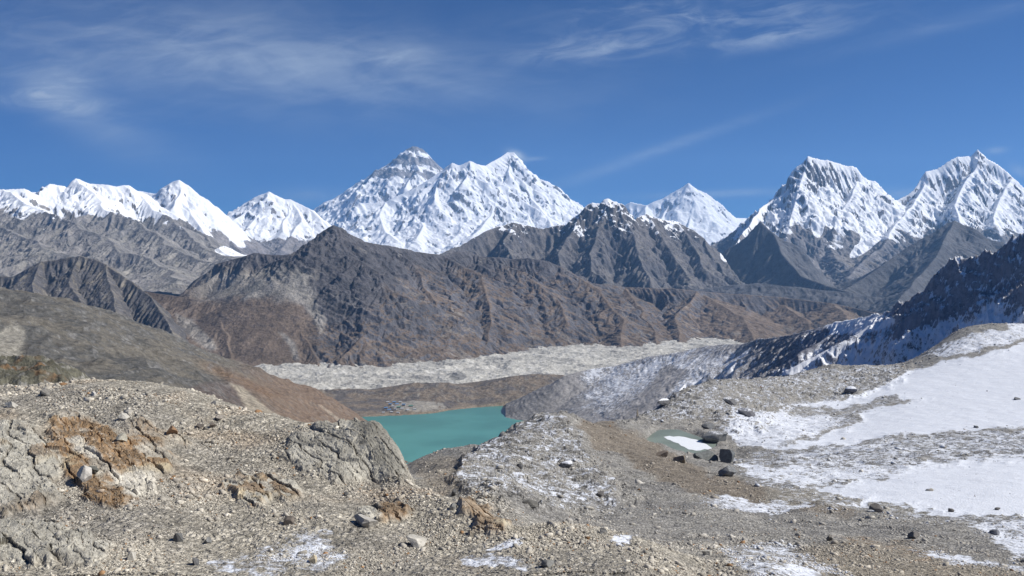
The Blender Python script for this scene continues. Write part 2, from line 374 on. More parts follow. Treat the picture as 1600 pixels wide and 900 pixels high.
def chol_extra(X, Y, Z, sl, px, py, n, n2, c, sn):
    g = np.exp(-((px - 1360) / 32) ** 2 - ((py - 355) / 20) ** 2) + np.exp(-((px - 1278) / 14) ** 2 - ((py - 355) / 22) ** 2) + np.exp(-((px - 1345 + (py - 390) * .9) / 16) ** 2 - ((py - 385) / 22) ** 2)
    c = mixc(c, rgb(.25, .22, .18), .6 * sst(n, -.1, .3) * (1 - sst(Z, -200, 300)))
    return c, np.maximum(sn, sst(g + .25 * n, .35, .7))
mountain('snow_mountain', 'twin white peaks on the right, one blunt topped and one with a sharp summit horn', 'snow mountain',
    [dict(p=[(1130, 420, 11500), (1150, 395, 12300), (1168, 360, 13200), (1185, 327, 14000), (1200, 315, 14300), (1215, 305, 14400), (1231, 294, 14500), (1236, 266, 14500), (1252, 252, 14500), (1260, 240, 14500), (1282, 248, 14600), (1307, 251, 14700), (1342, 260, 14800), (1353, 275, 14800), (1361, 281, 14900), (1364, 299, 14950), (1390, 315, 15000), (1400, 313, 15100), (1425, 294, 15200), (1437, 276, 15300), (1446, 266, 15300), (1465, 261, 15400), (1497, 243, 15500), (1514, 243, 15600), (1524, 230, 15600), (1537, 244, 15600), (1562, 259, 15500), (1582, 274, 15400), (1600, 290, 15300), (1680, 330, 15000), (1780, 370, 14500)], H=1200, k=2.3),
     dict(p=[(1256, 262, 14450), (1248, 295, 14000), (1235, 335, 13500), (1228, 375, 12900), (1235, 420, 12100), (1260, 460, 11300)], H=1300, k=1.0),
     dict(p=[(1345, 278, 14750), (1328, 310, 14200), (1300, 350, 13600), (1290, 385, 13000), (1310, 420, 12300)], H=1200, k=1.1),
     dict(p=[(1362, 281, 14900), (1380, 330, 14300), (1372, 370, 13700)], H=900, k=1.0),
     dict(p=[(1444, 285, 15200), (1428, 315, 14600), (1405, 350, 13900), (1375, 395, 13000), (1345, 435, 12000), (1320, 465, 11200)], H=1200, k=1.05),
     dict(p=[(1528, 256, 15500), (1505, 290, 14900), (1490, 320, 14300), (1500, 355, 13600)], H=1300, k=1.15),
     dict(p=[(1582, 275, 15400), (1560, 320, 14600), (1550, 350, 13900)], H=1200, k=1.15)],
    (1110, 1760, 9800, 16300), -560,
    snow_colour((.22, .21, .21), (.13, .13, .145), 300, 600, 2.0, 3.9, 19, lam=500, streak=110, extra=chol_extra),
    M_far, seed=63, warp=70, wl=900, rl=650, rough=210, flute=140, fl=110, dpx=1.1, rows=560, step=.2, kslope=.7)

def jag_extra(X, Y, Z, sl, px, py, n, n2, c, sn):
    c = mixc(c, rgb(.24, .225, .19), .7 * (1 - sst(sl + .3 * n, .45, .75)) * (1 - sst(Z, 0, 300)))
    led = fbm((Z + .3 * X) / 38., X / 150. + Y / 170., 4, 808)
    sn = np.maximum(sn, .9 * sst(led + .35 * n, .08, .34) * sst(Z + 120 * n, 60, 420) * (1 - sst(sl, 1.7, 2.6)))
    g = np.exp(-((px - 1140 + (py - 395) * .3) / 18) ** 2 - ((py - 392) / 20) ** 2)
    return c, np.maximum(sn, sst(g + .3 * n, .3, .6))
mountain('rocky_peaks', 'jagged dark crag and its rock ribs dusted with snow in front of the white wall', 'rocky peaks',
    [dict(p=[(600, 410, 9300), (690, 396, 9500), (730, 376, 9800), (760, 362, 10000), (790, 348, 10200), (805, 350, 10200), (850, 357, 10300), (885, 350, 10300), (893, 340, 10300), (905, 333, 10300), (915, 322, 10300), (925, 317, 10300), (937, 318, 10300), (945, 311, 10300), (955, 311, 10300), (965, 315, 10300), (975, 327, 10300), (990, 344, 10300), (1003, 337, 10500), (1014, 335, 10600), (1037, 343, 10800), (1060, 346, 11000), (1080, 358, 11000), (1100, 372, 11000), (1112, 398, 10600), (1130, 425, 10000), (1170, 455, 9500), (1230, 470, 9000)], H=1300, k=1.35),
     dict(p=[(950, 311, 10300), (940, 350, 10000), (925, 385, 9600), (925, 420, 9100), (950, 447, 8600)], H=700, k=1.1),
     dict(p=[(905, 335, 10300), (888, 370, 9900), (872, 400, 9500), (880, 430, 9000)], H=700, k=1.1),
     dict(p=[(965, 316, 10300), (985, 360, 9900), (1000, 400, 9400), (1015, 440, 8800)], H=700, k=1.1),
     dict(p=[(1014, 336, 10600), (1040, 380, 10000), (1065, 415, 9500), (1080, 440, 9100)], H=700, k=1.1),
     dict(p=[(1060, 348, 11000), (1085, 385, 10300), (1105, 420, 9700)], H=600, k=1.1),
     dict(p=[(800, 350, 10200), (790, 380, 9700), (800, 405, 9200)], H=700, k=1.0)],
    (590, 1400, 6200, 11600), -450,
    snow_colour((.16, .15, .145), (.095, .095, .105), 340, 560, .9, 1.8, 23, lam=260, streak=60, extra=jag_extra),
    M_mid, seed=71, warp=60, wl=500, rl=330, rough=125, flute=60, fl=75, rows=520, step=.17, kslope=.72, softf=.08, tilt=.05)

def dark_extra(X, Y, Z, sl, px, py, n, n2, c, sn):
    return c, sn * 0
mountain('rocky_peak', 'dark grey triangular peak below the sharp white horn on the right', 'rocky peak',
    [dict(p=[(1240, 500, 7800), (1290, 470, 8600), (1340, 440, 9200), (1400, 398, 9600), (1450, 367, 9700), (1478, 350, 9700), (1491, 345, 9700), (1505, 351, 9700), (1522, 356, 9600), (1545, 372, 9500), (1600, 385, 9400), (1700, 380, 9200)], H=900, k=.85),
     dict(p=[(1491, 345, 9700), (1470, 390, 9000), (1440, 430, 8300), (1400, 470, 7500)], H=700, k=.8),
     dict(p=[(1165, 440, 10600), (1180, 380, 11000), (1190, 345, 11200), (1205, 360, 11000), (1225, 395, 10400), (1250, 430, 9700), (1300, 447, 9000), (1350, 466, 8300), (1390, 490, 7600)], H=700, k=1.25),
     dict(p=[(1090, 452, 8900), (1130, 446, 8900), (1180, 442, 8800), (1260, 450, 8600), (1330, 458, 8300), (1400, 470, 8000), (1480, 480, 7700)], H=400, k=.5),
     dict(p=[(1150, 462, 7800), (1250, 472, 7500), (1330, 484, 7200), (1420, 500, 6800)], H=400, k=.42)],
    (1060, 1760, 5600, 11600), -530,
    snow_colour((.125, .125, .13), (.085, .087, .095), 2500, 300, .8, 1.5, 29, lam=400, streak=90, extra=dark_extra),  # rock colour darkened and cooled to carry the bluish shadow of these faces
    M_mid, seed=83, warp=50, wl=700, rl=450, rough=55, flute=35, fl=100, rows=420, step=.22, softf=.08, tilt=.05)

def brown_extra(X, Y, Z, sl, px, py, n, n2, c, sn):
    # rusty turf on gentle low ground, grey scree in chutes, dark rock on steep faces and high up
    turf = rgb(.168, .131, .102); scree = rgb(.30, .28, .25); rock = rgb(.095, .093, .10)
    big = fbm(X / 900., Y / 900., 3, 301); mid = fbm(X / 320., Y / 320., 4, 302)
    line = -110 - 250 * np.exp(-((px - 530) / 75.) ** 2) + 200 * sst(px, 1000, 1100)
    hills = 1 - sst(px + 20 * n, 480, 515)
    c = mixc(turf + 0 * c, rock * 1.25, sst(sl + .3 * n + .12 * n2, .68, 1.0) * (1 - .7 * hills))
    c = mixc(c, rock, sst(Z + 70 * n + 90 * mid, line - 60, line + 70) * .92)
    chute = sst(n2 - .35 * n, .25, .42) * (1 - sst(sl, .75, 1.0))
    c = mixc(c, scree * .9, .5 * chute * (1 - hills))
    bowl = sst(px, 270, 340) * (1 - sst(px + 30 * n, 470, 510)) * sst(py + 10 * n, 412, 432) * (1 - sst(py + 14 * n, 458, 474))
    c = mixc(c, mixc(scree * .95 + 0 * c, rgb(.17, .165, .15), sst(mid + n, 0, .4)), .9 * bowl)
    fan = poly(px + 10 * n, py + 8 * n, [(455, 440), (480, 430), (492, 470), (510, 500), (500, 520), (478, 478), (450, 470)], 6)
    pale = poly(px + 5 * n, py, [(275, 490), (300, 500), (330, 530), (338, 545), (325, 548), (300, 530), (280, 510)], 6) + poly(px + 4 * n, py, [(436, 518), (446, 522), (462, 536), (466, 562), (458, 560), (452, 540)], 4)
    c = mixc(c, scree, .8 * np.clip(fan + pale, 0, 1))
    return c * (1 + .2 * big + .2 * mid)[..., None], sn * 0
def nearer(m): return [dict(d, p=[(x, y, D * (.88 + .10 * float(sst(np.float64(x), 560, 1000)))) for x, y, D in d['p']]) for d in m]
mountain('brown_ridge', 'long brown and dark rocky ridge with a sharp black pointed summit above the grey glacier', 'ridge',
    nearer([dict(p=[(300, 440, 7200), (345, 412, 7100), (372, 402, 7000), (400, 395, 6900), (430, 399, 6850), (467, 396, 6800), (487, 384, 6700), (505, 361, 6600), (520, 351, 6600), (532, 358, 6600), (550, 371, 6650), (562, 376, 6700), (587, 381, 6800), (617, 384, 6900), (650, 393, 7000), (695, 399, 7100), (730, 390, 7200), (760, 401, 7200), (800, 404, 7100), (825, 402, 7000), (850, 406, 6900), (887, 424, 6900), (925, 441, 6900), (975, 449, 7000), (1050, 451, 6800), (1087, 454, 6800), (1130, 458, 6900), (1220, 464, 6900), (1300, 474, 6600), (1370, 488, 6300), (1450, 505, 6000), (1530, 525, 5700)], H=640, k=1.0, len=.42),
     dict(p=[(525, 355, 6600), (545, 398, 6300), (590, 425, 6050), (602, 465, 5750), (575, 515, 5450), (530, 565, 5100)], H=420, k=.66, kids=1, len=.4),
     dict(p=[(508, 362, 6600), (490, 410, 6300), (500, 455, 5950), (530, 500, 5600)], H=360, k=1.0),
     dict(p=[(617, 386, 6900), (660, 430, 6400), (680, 475, 5950), (655, 530, 5450), (640, 575, 5100)], H=420, k=.66, kids=1, len=.4),
     dict(p=[(695, 400, 7100), (750, 430, 6600), (770, 470, 6100), (760, 520, 5600), (750, 570, 5200)], H=420, k=.66, kids=1, len=.4),
     dict(p=[(745, 396, 7200), (815, 425, 6700), (870, 470, 6200), (885, 505, 5800)], H=420, k=.62, kids=1, len=.4),
     dict(p=[(870, 415, 6900), (935, 452, 6500), (975, 500, 5900), (965, 550, 5300)], H=400, k=.55, kids=1, len=.4),
     dict(p=[(975, 450, 7000), (1000, 480, 6400), (1025, 520, 5800), (1030, 550, 5400)], H=400, k=.64, kids=1, len=.4),
     dict(p=[(1087, 455, 6800), (1060, 490, 6300), (1060, 540, 5600)], H=380, k=.64, kids=1, len=.4),
     dict(p=[(1100, 460, 6800), (1160, 495, 6200), (1180, 540, 5600)], H=380, k=.42, kids=1, len=.4),
     dict(p=[(1220, 473, 6900), (1260, 500, 6300), (1270, 540, 5700)], H=380, k=.42, kids=1, len=.4),
     dict(p=[(1300, 474, 6600), (1330, 500, 6000), (1345, 530, 5400)], H=380, k=.42, kids=1, len=.4),
     dict(p=[(230, 455, 6600), (290, 465, 6300), (350, 472, 6050), (400, 478, 5850), (450, 500, 5600), (480, 540, 5300), (500, 575, 5050)], H=330, k=.65),
     dict(p=[(350, 472, 6050), (345, 510, 5600), (360, 560, 5200)], H=300, k=.65)]),
    (180, 1560, 3950, 7300), -640,
    snow_colour((.13, .10, .075), (.13, .12, .11), 3000, 300, .8, 1.5, 37, lam=190, streak=45, extra=brown_extra),
    M_mid, seed=97, warp=50, wl=420, rl=260, rough=50, flute=34, fl=48, dpx=1.2, rows=640, step=.26, kslope=.68, softf=.05, ampf=lambda px, py, Z: 1 - .78 * np.maximum((1 - sst(px, 455, 520)) * (1 - sst(Z, -200, -60)), .75 * sst(px, 1040, 1120)) - .3 * (1 - sst(Z, -500, -340)) * sst(px, 520, 600) * (1 - sst(px, 1040, 1120)))

def slab_extra(X, Y, Z, sl, px, py, n, n2, c, sn):
    c = mixc(rgb(.115, .11, .11) + 0 * c, rgb(.20, .18, .15), sst(n2 + .4 * n, -.1, .4))
    c = mixc(c, rgb(.24, .22, .185), 1 - sst(sl + .2 * n, .35, .6))
    return c, sn * 0
mountain('rocky_spur', 'dark slabby rock spur on the left between the green brown hillside and the snowy mountain', 'rocky spur',
    nearer([dict(p=[(-200, 400, 6900), (-60, 430, 6700), (20, 432, 6600), (40, 420, 6550), (62, 408, 6500), (90, 405, 6500), (122, 399, 6500), (145, 404, 6450), (165, 413, 6350), (200, 438, 6150), (230, 462, 5900), (255, 490, 5600), (275, 525, 5300)], H=450, k=1.2),
     dict(p=[(122, 400, 6500), (110, 440, 6200), (130, 480, 5800)], H=330, k=1.0),
     dict(p=[(165, 413, 6350), (170, 450, 6000), (185, 490, 5600)], H=330, k=1.0),
     dict(p=[(62, 409, 6500), (50, 440, 6200), (60, 470, 5900)], H=330, k=1.0)]),
    (-220, 330, 3900, 6500), -620,
    snow_colour((.13, .10, .075), (.13, .12, .11), 3000, 300, .8, 1.5, 43, lam=190, streak=45, extra=slab_extra),
    M_mid, seed=101, warp=30, wl=420, rl=220, rough=40, flute=38, fl=55, rows=420, step=.2, kslope=.7, softf=.07)

# ---------------------------------------------------------------- valley: glacier, moraine, lake
M_val = rock_material('valley_rubble', 1 / 22., 6, .28)
def glacier_():
    X, Y = range_grid(300, 1300, 3560, 5900, 1.2, 420)
    px, _ = proj(X, Y, X * 0 - 560)
    Z = -570 + 27 * ridged(X / 170, Y / 120, 6, 401, g=.6) + 12 * fbm(X / 380, Y / 260, 3, 402) + (Y - 4600) * .012
    # a rubble cone and a trough with a pale ice cliff
    for (cx, cy, r, h) in ((715, 590, 60, 24), (752, 606, 34, 10), (725, 566, 60, 12), (800, 570, 70, 12), (590, 607, 20, 12)):
        a, t = at(cx, cy); D = 560 / -t; Z += h * np.exp(-(((X - a * D) / r) ** 2 + ((Y - D) / (r * 1.2)) ** 2))
    zx, zy, sl = slope_of(X, Y, Z)
    n = fbm(X / 260, Y / 160, 4, 404); n2 = fbm(X / 60, Y / 60, 3, 405)
    c = mixc(rgb(.47, .455, .41), rgb(.33, .32, .295), sst(n + .4 * n2, -.15, .55))
    c = mixc(c, rgb(.52, .51, .48), sst(n2 - n * .5, .15, .5) * .7)
    _, py = proj(X, Y, Z); px, py = proj(X, Y, Z)
    for (cx, cy, rx, ry) in ((715, 588, 15, 7), (752, 604, 12, 5), (592, 605, 6, 5)):
        c = mixc(c, rgb(.16, .16, .16), .8 * sst(1 - ((px - cx) / rx) ** 2 - ((py - cy) / ry) ** 2 + .5 * n2, 0, .5))
    o = grid_mesh('glacier', X, Y, Z, rgba(c, 0 * Z), M_val)
    tag(o, 'pale grey rubble covered glacier crossing the valley behind the lake', 'glacier')
glacier_()
shore_px = np.array([200, 575, 620, 680, 700, 760, 830, 900, 1300]); shore_D = np.array([3050, 3085, 3110, 3150, 3215, 3290, 3345, 3420, 3500.])
def moraine_():
    X, Y = range_grid(330, 1150, 2900, 3900, 1.2, 420)
    segs = skeleton([dict(p=[(380, 618, 3420), (440, 614, 3450), (490, 609, 3480), (560, 607, 3500), (590, 611, 3500), (625, 603, 3520), (645, 598, 3520), (700, 598, 3520), (722, 606, 3530), (742, 606, 3540), (760, 599, 3560), (800, 588, 3600), (840, 584, 3620), (880, 586, 3640), (930, 600, 3700), (1000, 610, 3700), (1100, 612, 3750)], H=200, k=.23)], 5, step=.35, klen=.7, kslope=.75)
    Z, d, s = ridge_field(X + 8 * fbm(X / 60, Y / 60, 3, 1), Y + 14 * fbm(X / 60, Y / 60, 3, 2), segs, -560)
    px = 800 + F * X / Y
    Ds = np.interp(px, shore_px, shore_D) + 10 * fbm(X / 60, Y / 60, 3, 6)
    land = -557.5 + 4 * fbm(X / 50, Y / 50, 3, 3) + np.clip((Y - Ds) * .04, 0, 10) - np.clip(Y - 3470, 0, 400) * .2
    # a low rubble fan that reaches the lake beside the village
    a, t = at(655, 634); land += 9 * np.exp(-(((X - a * 3220) / 85) ** 2 + ((Y - 3230) / 70) ** 2))
    q = np.log1p(np.exp(np.clip((Z - land) / 3., -20, 20))) * 3
    Z = land + np.where(Z - land > 50, Z - land, q) + 3.5 * (ridged(X / 26, Y / 40, 3, 8) - .5) * sst(q, 2, 10)
    Z = np.where(Y < Ds, np.minimum(Z, -557.5) - np.clip((Ds - Y) * .25, 0, 18), Z)
    zx, zy, sl = slope_of(X, Y, Z); n = fbm(X / 70, Y / 70, 4, 11); n2 = fbm(X / 16, Y / 30, 3, 12)
    c = mixc(rgb(.20, .165, .13), rgb(.12, .11, .105), sst(n + .3 * n2, -.2, .3))
    c = mixc(c, rgb(.27, .25, .21), sst(n2 + .6 * sl, .35, .6) * .6)
    px, py = proj(X, Y, Z)
    c = mixc(c, rgb(.33, .31, .27), .8 * sst(1.15 - ((px - 655) / 42) ** 2 - ((py - 635) / 9) ** 2 + .8 * n2, 0, .5))
    c = mixc(c, rgb(.24, .20, .145), .7 * np.exp(-np.abs(Y - Ds) / 18))
    o = grid_mesh('moraine', X, Y, Z, rgba(c, 0 * Z), M_val)
    tag(o, 'low brown moraine wall and flat shore between the lake and the glacier', 'moraine')
    return X, Y, Z
MX, MY, MZ = moraine_()
def water_material(name, col, rough, bump, scale):
    m = bpy.data.materials.new(name); m.use_nodes = True
    N = NT(m.node_tree); b = N.n['Principled BSDF']
    g = N.new('ShaderNodeNewGeometry').outputs['Position']
    n = N.noise(g, scale, 4, .6)
    big = N.noise(g, scale / 30, 3, .5)
    c = N.mix(N.ramp(big, .35, .65), tuple(x * .88 for x in col) + (1,), tuple(x * 1.12 for x in col) + (1,))
    N.l.new(c, b.inputs['Base Color']); b.inputs['Roughness'].default_value = rough
    b.inputs['IOR'].default_value = 1.33; b.inputs['Specular IOR Level'].default_value = .35
    bm = N.new('ShaderNodeBump'); bm.inputs['Distance'].default_value = bump
    N.l.new(n, bm.inputs['Height']); N.l.new(bm.outputs[0], b.inputs['Normal'])
    return m
def sheet(name, z, x0, x1, y0, y1, n, mat):
    X, Y = np.meshgrid(np.linspace(x0, x1, n), np.linspace(y0, y1, n))
    return grid_mesh(name, X, Y, X * 0 + z, None, mat)
tag(sheet('lake', -560, -900, 500, 1700, 3700, 12, water_material('glacial_lake_water', (.092, .262, .228), .26, .5, 1 / 7.)), 'milky turquoise lake in the valley below the pass', 'lake')

# ---------------------------------------------------------------- smooth surfaces through surveyed points
def tps(pts, sx=420., sL=.75, lam=1e-3):
    """thin plate through (pixel column, ln distance) -> pixel row seen; returns a function"""
    p = np.array(pts, float); x = np.stack([p[:, 0] / sx, np.log(p[:, 1]) / sL], 1); n = len(p)
    def K(a, b):
        r2 = ((a[:, None, :] - b[None]) ** 2).sum(-1); return r2 * np.log(r2 + 1e-12) * .5
    A = np.zeros((n + 3, n + 3)); A[:n, :n] = K(x, x) + lam * np.eye(n); A[:n, n] = 1; A[:n, n + 1:] = x; A[n, :n] = 1; A[n + 1:, :n] = x.T
    w_ = np.linalg.solve(A, np.concatenate([p[:, 2], [0, 0, 0]]))
    def f(px, D):
        q = np.stack([px.ravel() / sx, np.log(D.ravel()) / sL], 1)
        r = np.concatenate([K(q[i:i + 40000], x) @ w_[:n] for i in range(0, len(q), 40000)]) + w_[n] + q @ w_[n + 1:]
        return r.reshape(px.shape)
    return f
def up(a, rows, cols):
    """bilinear enlargement of a coarse grid"""
    r = np.linspace(0, a.shape[0] - 1, rows); c = np.linspace(0, a.shape[1] - 1, cols)
    i = np.minimum(r.astype(int), a.shape[0] - 2); j = np.minimum(c.astype(int), a.shape[1] - 2)
    fr = (r - i)[:, None]; fc = (c - j)[None]
    A = a[i][:, j] * (1 - fc) + a[i][:, j + 1] * fc; B = a[i + 1][:, j] * (1 - fc) + a[i + 1][:, j + 1] * fc
    return (A * (1 - fr) + B * fr).astype(f4)
def surveyed(pts, px0, px1, Dr, dpx, **kw):
    f = tps(pts, **kw); rows = len(Dr)
    a = np.array([(p - 800) / F for p in np.arange(px0, px1 + dpx, dpx)], f4); A, Y = np.meshgrid(a, Dr.astype(f4)); X = A * Y
    cols = X.shape[1]; pc = np.linspace(px0, px1, cols // 8 + 2); Dc = np.interp(np.linspace(0, rows - 1, rows // 5 + 2), np.arange(rows), Dr)
    pc[-1] = px0 + dpx * (cols - 1); PC, DC = np.meshgrid(pc, Dc)
    row = f(PC, DC); t = at(PC, row)[1]
    return X, Y, up(t, rows, cols) * Y
# ---------------------------------------------------------------- hillside on the left
def hillside_():
    pts = []
    def col(x, *r): pts.extend((x, D, y) for D, y in r)
    col(-350, (350, 760), (700, 560), (1000, 540), (1700, 440), (2000, 425), (2600, 470), (3600, 560))
    col(0, (350, 790), (560, 640), (690, 566), (900, 600), (1300, 560), (1800, 485), (2150, 454), (2700, 490), (3600, 560))
    col(90, (350, 800), (560, 640), (680, 572), (900, 610), (1300, 580), (1800, 505), (2200, 466), (2800, 500))
    col(150, (350, 820), (560, 680), (680, 612), (900, 640), (1300, 590), (1800, 520), (2250, 480), (2800, 510))
    col(220, (350, 840), (700, 700), (1300, 600), (1800, 545), (2350, 508), (2900, 540))
    col(300, (350, 860), (700, 730), (1200, 640), (1800, 578), (2450, 545), (3000, 570))
    col(350, (700, 750), (1200, 665), (1800, 605), (2500, 562), (3050, 590))
    col(415, (400, 880), (700, 780), (1200, 700), (1800, 630), (2600, 580), (3200, 620))
    col(490, (700, 800), (1200, 730), (1800, 680), (2400, 636), (2750, 611), (3100, 650))
    col(545, (1200, 760), (1800, 712), (2400, 668), (2800, 645), (3100, 662))
    col(578, (700, 840), (1200, 780), (1800, 730), (2400, 692), (2950, 664), (3150, 665))
    col(620, (1200, 800), (1800, 750), (2300, 726), (2760, 691), (3000, 690))
    col(660, (700, 850), (1200, 820), (1800, 770), (2250, 740), (2500, 723), (2900, 700))
    col(740, (1200, 850), (1800, 800), (2400, 740), (2900, 700))
    X, Y, Z = surveyed(pts, -350, 760, np.geomspace(330, 3500, 620), 1.25)
    lowf = sst(Y, 500, 1500)
    Z = Z + lowf * (26 * fbm(X / 260, Y / 260, 3, 501) + 24 * (ridged(X / 110, Y / 200, 5, 503) - .5)) * .8
    r0, q0 = proj(X, Y, Z)
    knoll = sst(900 - Y, 0, 150) * sst(Y, 520, 600) * sst(175 - r0, 0, 40)
    Z = Z + knoll * (11 * (ridged(X / 34, Y / 34, 5, 507) - .45)) + (1 - .6 * lowf) * 3 * fbm(X / 18, Y / 18, 4, 508)
    Z = np.where(r0 > 560, np.minimum(Z, 9e9), Z)
    zx, zy, sl = slope_of(X, Y, Z); px, py = proj(X, Y, Z)
    n = fbm(X / 160, Y / 160, 4, 511); n2 = fbm(X / 22, Y / 22, 4, 512); n3 = fbm(X / 60, Y / 200, 3, 513)
    c = mixc(rgb(.15, .137, .112), rgb(.10, .098, .09), sst(n + .5 * n2, -.3, .35))
    c = mixc(c, rgb(.185, .135, .098), sst(px + 60 * n, 330, 470))
    c = mixc(c, rgb(.20, .125, .075), .6 * np.exp(-((py - 588 - (px - 360) * .42) / 9) ** 2) * sst(px, 290, 350) * sst(470 - px, 0, 60))
    c = mixc(c, rgb(.115, .09, .08), .7 * sst(1.2 - ((px - 335) / 50) ** 2 - ((py - 622) / 26) ** 2, 0, .6))
    crag = sst(n2 + .5 * sl + .3 * n, .45, .7) * (1 - .7 * sst(px, 250, 400))
    c = mixc(c, rgb(.20, .195, .185), .75 * crag)
    gul = poly(px + 8 * n2, py + 6 * n, [(20, 500), (40, 520), (30, 560), (10, 600), (-60, 600), (-20, 540)], 5)
    c = mixc(c, rgb(.32, .30, .25), .7 * gul)
    pale = poly(px + 5 * n2, py, [(362, 600), (378, 604), (420, 640), (460, 662), (440, 680), (395, 655)], 4)
    c = mixc(c, rgb(.35, .31, .24), .85 * pale)
    pale2 = poly(px, py, [(497, 632), (503, 634), (545, 664), (540, 668)], 2)
    c = mixc(c, rgb(.38, .32, .25), .9 * pale2)
    kc = mixc(rgb(.12, .115, .085), rgb(.20, .125, .065), sst(n2 + .7 * fbm(X / 45, Y / 45, 3, 520), .12, .45)); kc = mixc(kc, rgb(.27, .26, .23), sst(fbm(X / 7, Y / 7, 3, 521), .15, .4))
    c = mixc(c, kc, knoll)
    o = grid_mesh('hillside', X, Y, Z, rgba(c, 0 * Z), M_hill)
    tag(o, 'green brown hillside on the left sloping down to the turquoise lake', 'hillside')
M_hill = rock_material('dry_grass_and_rock', 1 / 14., 4.5, .42, det=7)
hillside_()
# ---------------------------------------------------------------- shaded ridge on the right
M_ridge = rock_material('snow_dusted_ridge_rock', 1 / 9., 1.8, .32, det=8, dither=1.0)
def ridge_colour(X, Y, Z, zx, zy, sl, d, s, px, py):
    n = fbm(X / 90, Y / 90, 4, 601); n2 = fbm(s / 26, d / 160, 4, 602); n3 = fbm(X / 14, Y / 14, 3, 603)
    c = mixc(rgb(.40, .385, .375), rgb(.30, .29, .285), sst(n + .4 * n3, -.2, .3))
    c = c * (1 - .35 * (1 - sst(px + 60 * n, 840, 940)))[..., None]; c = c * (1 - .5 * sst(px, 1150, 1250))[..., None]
    n2 = fbm(s / 9, d / 130, 3, 602)
    sn = .39 + .15 * n2 + .16 * n + .06 * n3 - .5 * sst(sl, 1.3, 2.0) + .02 * sst(px, 1380, 1450) + .3 * fbm(Z / 9., X / 60. + Y / 60., 4, 655) * sst(px, 1200, 1300)
    c = mixc(c, rgb(.26, .265, .30), sst(px, 1150, 1300))  # bluish rock tone stands in for sky-blue shade on the right part
    sn = sn + .45 * poly(px + 14 * n2, py + 8 * n3, [(1210, 585), (1260, 555), (1330, 535), (1400, 528), (1480, 500), (1560, 470), (1620, 480), (1620, 520), (1500, 535), (1430, 580), (1250, 590)], 12)
    band = poly(px + 10 * n2, py + 10 * n, [(900, 578), (1000, 562), (1090, 545), (1180, 560), (1080, 640), (1000, 610), (930, 650), (860, 650), (905, 610)], 24)
    sn = sn + .17 * band - .36 * (1 - sst(px + 40 * n, 850, 950))
    bare = poly(px, py, [(1040, 570), (1010, 610), (960, 660), (1000, 660), (1040, 620), (1075, 580)], 8)
    sn = sn - .3 * bare
    top = poly(px + 5 * n3, py + 4 * n, [(1290, 505), (1330, 497), (1400, 497), (1400, 505), (1350, 520), (1300, 522)], 6)
    sn = sn + .7 * top + .18 * sst(px, 1250, 1400)
    return rgba(c, np.clip(sn, 0, 1))
r14 = [(1405, 478, 1600), (1417, 470, 1580), (1440, 455, 1540), (1460, 437, 1500), (1475, 420, 1480), (1495, 405, 1450), (1525, 395, 1420), (1550, 390, 1400), (1575, 377, 1380), (1600, 370, 1360), (1660, 340, 1320), (1750, 300, 1280), (1900, 250, 1250), (2050, 240, 1230)]  # last points lie out of view, raised so the ridge casts shade
mountain('rocky_ridge', 'dark rocky ridge dusted with snow running from the right edge down to the lake', 'ridge',
    [dict(p=[(836, 655, 3060), (847, 627, 3110), (867, 602, 3170), (882, 587, 3200), (920, 577, 3220), (965, 571, 3200), (1012, 557, 3130), (1062, 550, 3030), (1100, 541, 2900), (1130, 538, 2750), (1160, 537, 2600)], H=260, k=.56, kids=0),
     dict(p=[(1125, 539, 2780), (1160, 537, 2600), (1185, 529, 2430), (1225, 525, 2230), (1250, 519, 2100), (1285, 511, 1960), (1307, 503, 1880), (1335, 499, 1800), (1362, 491, 1720), (1385, 489, 1650), (1405, 477, 1600)], H=260, k=.95),
     dict(p=[(1100, 541, 2900), (1085, 575, 2650), (1060, 620, 2400)], H=200, k=.6),
     dict(p=r14, H=300, k=1.45),
     dict(p=[(1385, 500, 1560), (1420, 490, 1490), (1460, 482, 1430), (1512, 476, 1370), (1545, 462, 1320), (1600, 440, 1270), (1700, 410, 1200), (1850, 380, 1180)], H=200, k=1.3)],
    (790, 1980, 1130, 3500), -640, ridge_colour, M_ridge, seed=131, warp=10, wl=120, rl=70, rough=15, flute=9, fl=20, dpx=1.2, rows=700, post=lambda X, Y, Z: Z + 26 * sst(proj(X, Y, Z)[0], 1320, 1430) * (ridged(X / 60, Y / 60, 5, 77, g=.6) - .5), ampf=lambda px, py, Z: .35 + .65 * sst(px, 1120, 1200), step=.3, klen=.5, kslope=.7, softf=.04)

# wide ground under everything, out to the horizon
X, Y = np.meshgrid(np.linspace(-30000, 30000, 60), np.linspace(500, 40000, 60))
tag(grid_mesh('ground', X, Y, X * 0 - 700 + 40 * pn(X / 3000, Y / 3000), np.tile(rgb(.16, .14, .12, 0), (60, 60, 1)), M_mid), 'brown floor of the valleys between the mountains', 'ground')
